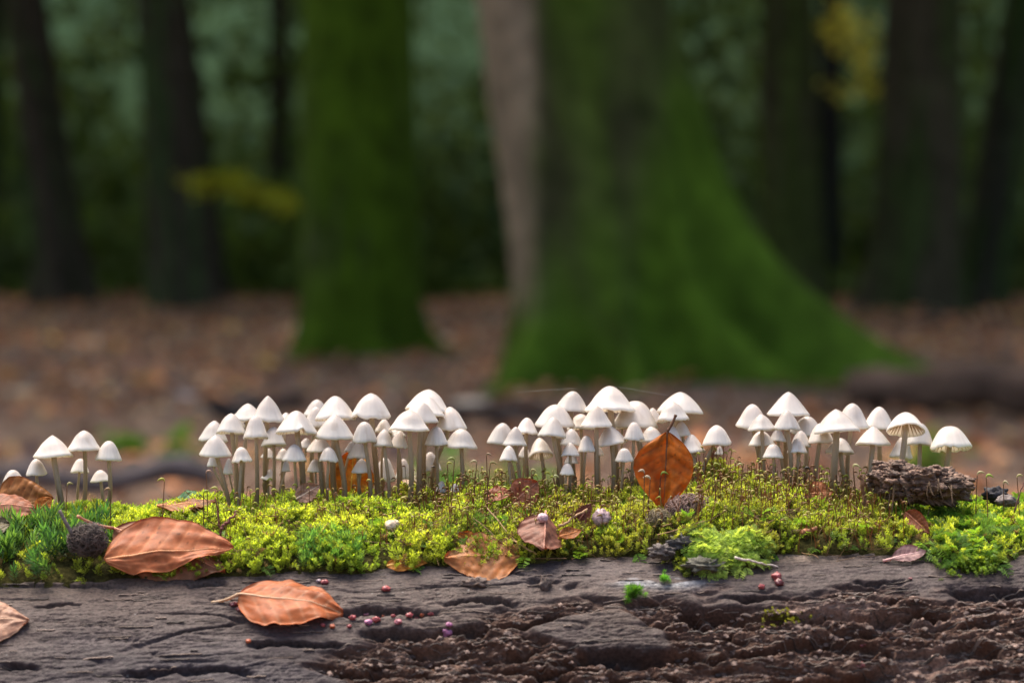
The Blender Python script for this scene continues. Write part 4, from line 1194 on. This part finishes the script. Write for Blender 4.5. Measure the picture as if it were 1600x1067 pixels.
# the upright leaf
make_leaf('upright rusty orange leaf standing stalk up in the moss by the middle clump', (1043, 674), 1.388, (1036, 800), 1.381, 30.5, 3, (.66, .20, .010), (.44, .115, .008), fold=.26, bend=-.02, cup=.05, seed=19, ex=.9, shape=1.08, stalk=[(1050, 664, 1.388), (1056, 648, 1.389)], vein=(.16, .06, .02), wave=.02, rag=.03)
# right side
make_leaf('small pinkish spoon shaped leaf lying on the log at the right', (1392, 873), on_log(1395, 876)[0].y - .002, (1447, 861), on_log(1445, 872)[0].y - .002, 10, 40, (.40, .24, .22), (.30, .16, .15), bend=.05, seed=20, stalk=[(1380, 876, on_log(1385, 878)[0].y)], shape=1.35)
make_leaf('narrow rust coloured rolled leaf below the wood chunk', (1416, 800), 1.372, (1453, 833), 1.362, 9, 60, (.36, .12, .05), (.26, .085, .04), fold=.5, seed=21)
make_leaf('orange brown leaf bit among the stems of the right clump', (1262, 772), 1.412, (1302, 768), 1.410, 13, 60, (.50, .19, .07), (.38, .13, .05), seed=22)
make_leaf('reddish leaf bit low among the stems of the right clump', (1240, 792), 1.400, (1262, 772), 1.402, 9, 70, (.38, .15, .09), (.3, .11, .07), seed=23)
make_leaf('golden translucent leaf standing behind the stems of the left dense clump', (548, 786), 1.462, (552, 700), 1.466, 26, 3, (.62, .30, .03), (.52, .22, .025), fold=.1, seed=24)
make_leaf('tan leaf lying under the stems in front of the left dense clump', (462, 780), 1.412, (500, 757), 1.414, 10, 70, (.50, .30, .20), (.40, .22, .14), seed=25)

# ================================================================== SMALL THINGS
def lump(name, label, cat, c, rad, colr, seed, squash=(1, 1, 1), amp=.25, freq=2.0, mat_='crumb', group=None, parent=None, n=(26, 16), ridges=0):
    c = np.array(c); th = np.linspace(0, 2 * np.pi, n[0], endpoint=False); ph = np.linspace(.02, np.pi - .02, n[1])
    TH, PH = np.meshgrid(th, ph)
    D_ = np.stack([np.sin(PH) * np.cos(TH), np.sin(PH) * np.sin(TH), np.cos(PH)], -1)
    rr = 1 + amp * fbm(D_[..., 0] * freq + seed, D_[..., 1] * freq, D_[..., 2] * freq, 4)
    if ridges: rr = rr + .05 * np.cos(TH * ridges) * np.sin(PH)
    V = (D_ * rr[..., None] * rad * np.array(squash)).reshape(-1, 3) + c
    cv = np.clip(1 + .7 * fbm(D_[..., 0] * 5 + seed, D_[..., 1] * 5, D_[..., 2] * 5, 3), .3, 1.9)[..., None]
    C = (np.array(colr) * cv).reshape(-1, 3)
    o = mesh(name, V, grid_faces(n[0], n[1], True), M[mat_], parent, col=np.clip(C, 0, .9), origin=c)
    if parent is None: tag(o, label, cat, group)
    return o

def fibre_ball(name, label, cat, c, rad, colr, seed, nf, squash=(1, 1, .9), stalk=None, core=True):
    r = np.random.default_rng(seed); c = np.array(c)
    t = thing(name, tuple(c), label, cat)
    lump('core', None, None, c, rad * .80, np.array(colr) * .6, seed, squash, .35, 3, 'husk', parent=t)
    parts = []
    for k in range(nf):
        d = r.normal(size=3); d /= np.linalg.norm(d); d[1] = -abs(d[1]) if r.random() < .7 else d[1]
        p = c + d * rad * .84 * np.array(squash)
        e = r.normal(size=3); e -= d * np.dot(e, d); e /= np.linalg.norm(e)
        lng = rad * r.uniform(.22, .62)
        P = bez(p, p + d * lng * .45, p + d * lng * .6 + e * lng * .4, p + d * lng * .35 + e * lng, 5)
        V, F = tube(P, rad * .022 * np.linspace(1.2, .5, 5), 4, False)
        parts.append((V, F, np.array(colr) * r.uniform(.5, 2.0)))
    V, F, C = merge(parts)
    o = mesh('fibres', V, F, M['husk'], t, col=C); o['kind'] = 'stuff'
    if stalk:
        P = bez(*[np.array(at(*s_)) for s_ in stalk], 10)
        V, F = tube(P, np.linspace(.0011, .0008, 10), 8)
        mesh('stalk', V, F, M['twig'], t, col=np.broadcast_to(np.array([.14, .11, .10]), (len(V), 3)))

fibre_ball('seed_husk', 'dark fibrous round husk with a stalk in the moss left of the large leaf', 'husk', at(137, 843, 1.345), .0084, (.07, .046, .036), 3, 700, (1.1, .9, .85), stalk=[(113, 834, 1.341), (106, 822, 1.341), (100, 812, 1.341), (93, 797, 1.342)])
fibre_ball('seed_husk', 'pinkish brown fuzzy husk right of the foot of the upright leaf', 'husk', at(1077, 797, 1.374), .0085, (.19, .115, .09), 5, 900, (1.35, .9, .8))
fibre_ball('seed_husk', 'small tan fuzzy tuft left of the pinkish brown husk', 'husk', at(1030, 810, 1.366), .0052, (.20, .15, .085), 6, 420, (1.1, .9, .8))
lump('pale_seed', 'round whitish seed sitting in the moss below the left dense clump', 'seed', at(614, 821, 1.366), .0036, (.46, .35, .24), 4, (1.15, 1, .75), .3, 2, 'crumb')
lump('fungus_button', 'pinkish lilac ribbed button in the moss left of the upright leaf', 'mushroom', at(940, 809, 1.367), .0042, (.36, .24, .235), 6, (1, 1, 1.0), .3, 2, 'crumb', ridges=16)
lump('fungus_button', 'small pinkish knob on top of the folded brown leaf', 'mushroom', at(848, 809, 1.352), .0026, (.48, .30, .31), 7, (1, 1, .9), .12, 2, 'crumb')
lump('bark_lump', 'angular grey brown wood lump at the moss edge in the right centre', 'wood lump', at(1034, 862, 1.342), .0045, (.075, .055, .046), 8, (1.3, 1, .75), .7, 2.4)
lump('bark_lump', 'black wood lump under the moss beside the grey brown lump', 'wood lump', at(1066, 850, 1.346), .0050, (.025, .02, .018), 9, (1.3, .9, .75), .7, 2.2)
lump('bark_lump', 'shiny black wood lump on the moss right of the wood chunk', 'wood lump', at(1556, 772, 1.40), .0052, (.03, .027, .03), 10, (1.2, 1, .7), .5, 2, 'wood')
lump('bark_lump', 'small grey brown lump beside the shiny black one', 'wood lump', at(1572, 782, 1.392), .004, (.12, .09, .08), 11, (1.3, 1, .7), .5, 2)
lump('bark_lump', 'mossy grey lump under the bright moss tongue on the log', 'wood lump', at(1100, 883, 1.334), .0052, (.085, .075, .05), 12, (1.8, 1, .6), .7, 3)
lump('bark_lump', 'dark brown wood knob stuck in the log below the hollow', 'wood lump', tuple(np.array(on_log(852, 916)[0])), .0034, (.07, .045, .035), 13, (.8, .8, 1.3), .5, 2.5)
lump('bark_lump', 'rough brown wood scrap on the log below the broad tan leaf', 'wood lump', tuple(np.array(on_log(744, 912)[0])), .0042, (.10, .062, .046), 14, (1.5, .9, .7), .6, 2.5)

# rotten wood chunk with hanging splinters
cc = np.array(at(1437, 758, 1.394)); t = thing('wood_chunk', tuple(cc), 'crumbling dark brown chunk of rotten wood under the rightmost mushrooms', 'wood chunk')
nu2, nv2 = 220, 100
th = np.linspace(0, 2 * np.pi, nu2, endpoint=False); ph = np.linspace(.03, np.pi - .03, nv2)
TH, PH = np.meshgrid(th, ph)
Dd = np.stack([np.sin(PH) * np.cos(TH), np.sin(PH) * np.sin(TH), np.cos(PH)], -1)
sgn = np.sign(Dd) * np.abs(Dd) ** .75
P3 = Dd * np.array([2.5, 1.5, 1.0])
rr = 1 + .30 * fbm(P3[..., 0] * 1.3 + 4, P3[..., 1] * 1.3, P3[..., 2] * 1.3, 3) + .15 * fbm(P3[..., 0] * 3.6, P3[..., 1] * 3.6, P3[..., 2] * 3.6, 4, .62) + .09 * np.abs(fbm(P3[..., 0] * 11, P3[..., 1] * 11, P3[..., 2] * 11, 3, .7))
rr -= .35 * sstep(.2, .7, -Dd[..., 1]) * sstep(.15, -.45, Dd[..., 2]) * sstep(-.3, .4, Dd[..., 0] + .25)          # hollow at the lower front
Vw = sgn * rr[..., None] * np.array([.0215, .015, .0088]) 
Vw[..., 2] -= .10 * (Vw[..., 0])
Cw = np.array([.125, .068, .042]) * np.clip(1 + .8 * fbm(Dd[..., 0] * 9, Dd[..., 1] * 9, Dd[..., 2] * 9, 3), .3, 1.9)[..., None]
mesh('block', (Vw + cc).reshape(-1, 3), grid_faces(nu2, nv2, True), M['crumb'], t, col=Cw.reshape(-1, 3))
r = np.random.default_rng(5)
for k in range(9):
    px0 = r.uniform(1365, 1490)
    a_ = np.array(at(px0, 752 + r.uniform(-6, 8), 1.374 + r.uniform(-.002, .004))); b_ = np.array(at(px0 + r.uniform(-6, 12), 788 + r.uniform(-22, 22), 1.369))
    P = bez(a_, a_ * .7 + b_ * .3 + r.normal(0, .0008, 3), a_ * .3 + b_ * .7 + r.normal(0, .0008, 3), b_, 6)
    V, F = tube(P, np.linspace(.0006, .0002, 6) * r.uniform(.4, 1.3), 6)
    mesh('splinter', V, F, M['twig'], t, col=np.broadcast_to(np.array([.06, .035, .018]) * r.uniform(.3, 1.3), (len(V), 3)))
for k in range(150):
    p_ = cc + Vw[r.integers(8, 62), r.integers(110, 220)] + r.normal(0, .0006, 3)
    lump('clod', None, None, p_, r.uniform(.0006, .0021), np.array([.125, .068, .042]) * r.uniform(.4, 1.4), k + 40, (1.5, 1, .7), .8, 2.8, parent=t, n=(16, 10))

# twigs
def twig(label, pts, rad, colr, group=None):
    P = bez(*[np.array(at(*p_)) for p_ in pts], 14)
    P = P + np.random.default_rng(len(label)).normal(0, rad * .35, P.shape)
    V, F = tube(P, np.linspace(rad, rad * .6, 14), 7)
    tag(mesh('twig', V, F, M['twig'], col=np.broadcast_to(np.array(colr), (len(V), 3)), origin=P[0]), label, 'twig', group)
l1 = on_log(1215, 885)[0].y
twig('thin whitish straw on the log right of the bright moss tongue', [(1148, 871, 1.325), (1170, 876, 1.324), (1195, 880, l1 - .002), (1216, 885, l1 - .001)], .0006, (.55, .45, .38))
twig('dark reddish forked twig standing in the moss left of the stems', [(345, 845, 1.356), (343, 815, 1.358), (338, 795, 1.360), (337, 776, 1.362)], .0006, (.13, .045, .03))
twig('short dark red twig slanting beside the forked twig', [(345, 826, 1.357), (352, 818, 1.357), (360, 812, 1.357), (368, 803, 1.357)], .0009, (.17, .06, .05))
twig('short dark brown stick in the moss front of the right centre', [(1188, 844, 1.358), (1205, 842, 1.357), (1225, 838, 1.357), (1246, 826, 1.358)], .0016, (.10, .055, .035))
twig('small rusty stick right of the short dark brown stick', [(1254, 833, 1.358), (1260, 831, 1.358), (1268, 828, 1.358), (1275, 824, 1.358)], .0015, (.34, .15, .08))
twig('long thin tan straw crossing the moss left of the folded leaf', [(760, 792, 1.37), (780, 815, 1.362), (800, 845, 1.354), (830, 862, 1.345)], .00035, (.45, .28, .14))
twig('second thin tan straw left of the dark hollow', [(775, 838, 1.356), (800, 840, 1.352), (815, 850, 1.348), (838, 866, 1.343)], .0003, (.42, .26, .13))
twig('straight tan straw running up right from the folded leaf', [(874, 823, 1.352), (885, 816, 1.356), (898, 806, 1.36), (918, 795, 1.366)], .0007, (.34, .20, .11))
twig('brown upright splinter in the moss left of the wood chunk', [(1352, 795, 1.374), (1350, 775, 1.374), (1348, 758, 1.374), (1345, 742, 1.374)], .0012, (.16, .08, .04))
twig('curved dark red stalk rising at the right edge of the moss', [(1585, 800, 1.375), (1590, 780, 1.375), (1595, 765, 1.376), (1601, 752, 1.377)], .0004, (.14, .06, .05))

# small tufts on the bare log
def tuft(label, px_, py_, nsh, spread, h, colr, seed, proto):
    r = np.random.default_rng(seed); p_, nn = on_log(px_, py_); p_ = np.array(p_)
    m = nsh
    a = r.normal(0, 1, (m, 2)) * np.array(spread)
    off = np.array([np.array(on_log(px_ + aa / .00031, py_ - bb / .00031)[0]) for aa, bb in a])
    d = np.array([0, -.35, .9]) + r.normal(0, .45, (m, 3)); d /= np.linalg.norm(d, axis=1)[:, None]
    A = np.cross(d, [0, 1.0, .1]); A /= np.linalg.norm(A, axis=1)[:, None]; B = np.cross(d, A)
    hh = h * r.uniform(.7, 1.3, m)
    Mx = np.stack([A, B, d], -1) * hh[:, None, None]
    c = np.array(colr) * r.uniform(.7, 1.3, (m, 1))
    V, F, C = replicate([proto(i) for i in range(3)], r.integers(0, 3, m), Mx, off, c)
    tag(mesh('moss_tuft', V, F, M['moss'], col=C, smooth=False, origin=p_), label, 'moss')
tuft('tiny bright green moss tuft alone on the bare log', 992, 933, 22, (.0022, .0013), .0040, (.10, .24, .02), 1, star_proto)
tuft('yellow green moss patch low on the broken log at the right', 1222, 967, 80, (.0055, .0016), .0026, (.24, .24, .02), 2, shoot_proto)
tuft('minute green moss speck on the grey lichen crust', 1038, 908, 10, (.0012, .0008), .003, (.12, .30, .03), 3, star_proto)
tuft('trickle of green moss running down the log at the right', 1520, 883, 260, (.0060, .0026), .0042, (.17, .26, .03), 4, shoot_proto)
tuft('thin green moss fringe left of the bright moss tongue', 1078, 888, 90, (.0030, .0020), .0034, (.20, .24, .04), 5, shoot_proto)
tuft('sprig of green moss in front of the dark hollow', 856, 866, 40, (.0040, .0008), .0042, (.15, .28, .03), 6, shoot_proto)

# red crumbs on the log
GR = 'red and purple crumbs on the bare log'
CR = [(603, 921, 6.5, 'r', 'round glossy red crumb alone on the smooth log'), (508, 911, 5.5, 'r', 'red crumb touching the top of the curled leaf on the log'), (498, 909, 4, 'g', 'grey pink crumb left of the red one above the curled leaf'),
      (571, 961, 6, 'p', 'largest pinkish crumb of the row beside the curled leaf tip'), (576, 974, 6, 'm', 'magenta crumb just below the largest pinkish crumb'), (588, 968, 6, 'r', 'red crumb right of the magenta crumb'),
      (601, 963, 4.5, 'o', 'orange red crumb in the middle of the row'), (615, 963, 3.5, 'r', 'small red crumb right of the orange red one'), (622, 973, 5.5, 'p', 'pink crumb below the row beside the curled leaf'),
      (638, 963, 5, 'r', 'red crumb beginning the right end of the row'), (650, 965, 4, 'r', 'reddish crumb second in the right end of the row'), (661, 961, 5, 'o', 'brownish red crumb third in the right end of the row'), (674, 959, 5.5, 'r', 'last red crumb at the right end of the row'),
      (551, 967, 5.5, 'r', 'dark red crumb nearest the curled leaf tip'), (546, 979, 3.5, 'r', 'little red crumb under the dark red one'), (520, 979, 4, 'o', 'bright orange crumb below the curled leaf'), (505, 977, 3.5, 'r', 'dull red crumb in the shade of the curled leaf'),
      (388, 1001, 4, 'o', 'orange crumb at the left end of the long crack'), (698, 989, 10.5, 'm', 'big lilac round crumb right of the red row'), (702, 976, 5, 'm', 'small lilac crumb on top of the big lilac one'),
      (365, 945, 6, 'd', 'dark red crumb under the stalk of the curled leaf'), (376, 951, 6, 'd', 'second dark red crumb under the base of the curled leaf'),
      (1168, 879, 5, 'r', 'red crumb caught at the edge of the bright moss tongue'), (1190, 918, 5, 'r', 'single round red crumb left of the red shell'), (1213, 902, 7, 'r', 'upper red shell fragment on the log right of the moss tongue'), (1217, 913, 7, 'd', 'lower red shell fragment under the upper one'),
      (1347, 1008, 6, 'd', 'dim red crumb in the broken wood at the right'), (1346, 1040, 7, 'd', 'lowest dim red crumb at the bottom right'), (1422, 905, 3, 'd', 'minute reddish crumb below the pinkish spoon leaf')]
cmap = dict(r=(.30, .055, .055), p=(.40, .13, .15), m=(.38, .13, .24), o=(.42, .09, .03), g=(.35, .26, .27), d=(.16, .035, .035))
for k, (a_, b_, s_, c_, lab) in enumerate(CR):
    p_, nn = on_log(a_, b_); sc_ = s_ * .88 * p_.y / FPX
    lump('red_crumb', lab, 'crumb', tuple(np.array(p_) + np.array(nn) * sc_ * .6), sc_, cmap[c_], k + 70, (1.15, 1, .8), .65, 2.0, 'berry', GR, n=(16, 10))

# prominent single sporophytes
SPO = [(257, 782, 748, 'tall single moss stalk with a yellow capsule left of the left dense clump', (.40, .40, .06)), (105, 782, 755, 'moss stalk with a closed bud between the left end mushrooms', (.35, .30, .12)),
       (172, 788, 762, 'thin curved moss stalk with a tan capsule right of the left end mushrooms', (.45, .30, .16)), (340, 800, 762, 'moss stalk with a pale nodding capsule left of the left dense clump', (.45, .42, .12)),
       (318, 790, 767, 'short moss stalk with green capsule beside the green leaf', (.32, .36, .06)), (322, 775, 735, 'tall thin moss stalk with a pinkish tip left of the left dense clump', (.45, .28, .2)),
       (699, 775, 722, 'moss stalk with yellow green nodding capsule right of the left dense clump', (.36, .36, .07)), (710, 776, 716, 'tallest moss stalk with a greenish hood right of the left dense clump', (.30, .34, .10)),
       (680, 780, 728, 'moss stalk with a dark tip among the right stems of the left dense clump', (.12, .09, .06)), (760, 770, 708, 'moss stalk with a bent brown tip between the left and middle clumps', (.28, .2, .12)), (766, 775, 722, 'moss stalk with an olive hood between the left and middle clumps', (.26, .22, .08)),
       (745, 772, 720, 'moss stalk with two toned capsule left of the bent brown tip', (.42, .36, .2)), (865, 775, 742, 'moss stalk with a pale hood in front of the middle clump', (.42, .42, .2)), (830, 775, 733, 'moss stalk leaning before the beige cone stem', (.34, .30, .12)),
       (1033, 790, 738, 'moss stalk with green capsule in front of the upright leaf', (.26, .34, .06)), (1007, 790, 735, 'moss stalk with pale arched tip before the left half of the upright leaf', (.50, .40, .28)), (1016, 790, 745, 'short moss stalk with whitish tip before the upright leaf', (.5, .42, .28)),
       (1115, 745, 724, 'thick moss stalk at the mound right of the upright leaf', (.30, .32, .06)), (1160, 748, 724, 'moss stalk with a long pale arched tip on the mossy mound', (.45, .42, .18)), (1265, 770, 730, 'moss stalk with a black hooked tip before the right clump', (.05, .04, .035)),
       (1333, 770, 726, 'moss stalk with pale arched capsule left of the wood chunk', (.45, .42, .2)), (1541, 785, 742, 'moss stalk with two green nodding capsules right of the wood chunk', (.34, .42, .08)), (1527, 785, 738, 'thin moss stalk with pale tip right of the wood chunk', (.45, .38, .2)),
       (1568, 790, 752, 'moss stalk with forked pale tip near the right edge', (.45, .38, .22)), (1589, 790, 742, 'moss stalk with yellowish tip nearest the right edge', (.42, .36, .16))]
for k, (a_, b0, b1, lab, cc_) in enumerate(SPO):
    r = np.random.default_rng(k + 900)
    Yk = 1.368 + .02 * r.random()
    tp = np.array(at(a_, b1 + 4, Yk)); xb = tp[0] + r.normal(0, .0012)
    bz_ = float(moss_z(np.array(xb), np.array(Yk))) - .001
    bb = np.array([xb, Yk, bz_])
    t = thing('moss_sporophyte', tuple(bb), lab, 'moss stalk', 'single moss stalks standing out of the moss')
    Vs, Fs, Vc, Fc = sporo(bb, tp[2] - bz_, np.array([tp[0] - xb, 0]), (0 if r.random() < .5 else math.pi) + r.normal(0, .4), np.linspace(.00028, .0002, 9), None, None, .0034 * r.uniform(.85, 1.15), r.uniform(.15, .5), 6, 9)
    mesh('seta', Vs, Fs, M['seta'], t, col=np.broadcast_to(np.array([.17, .075, .035]) * r.uniform(.7, 1.4), (len(Vs), 3)))
    mesh('capsule', Vc, Fc, M['seta'], t, col=np.broadcast_to(np.array(cc_), (len(Vc), 3)))

def thread(label, pts):
    P = bez(*[np.array(at(*p_)) for p_ in pts], 16)
    V, F = tube(P, .000016, 4, False)
    tag(mesh('spider_thread', V, F, M['thread'], col=np.broadcast_to(np.array([.8, .8, .8]), (len(V), 3)), origin=P[0]), label, 'thread', 'fine spider threads strung between the caps')
M['thread'] = mat('spider_silk', attr=True, rough=.3, transl=.4)
thread('faint spider thread running left from the speckled high cap of the middle clump', [(808, 613, 1.45), (840, 610, 1.452), (870, 608, 1.454), (902, 607, 1.456)])
thread('faint spider thread running right from the largest summit cap of the middle clump', [(960, 604, 1.452), (985, 607, 1.455), (1010, 612, 1.458), (1045, 618, 1.46)])
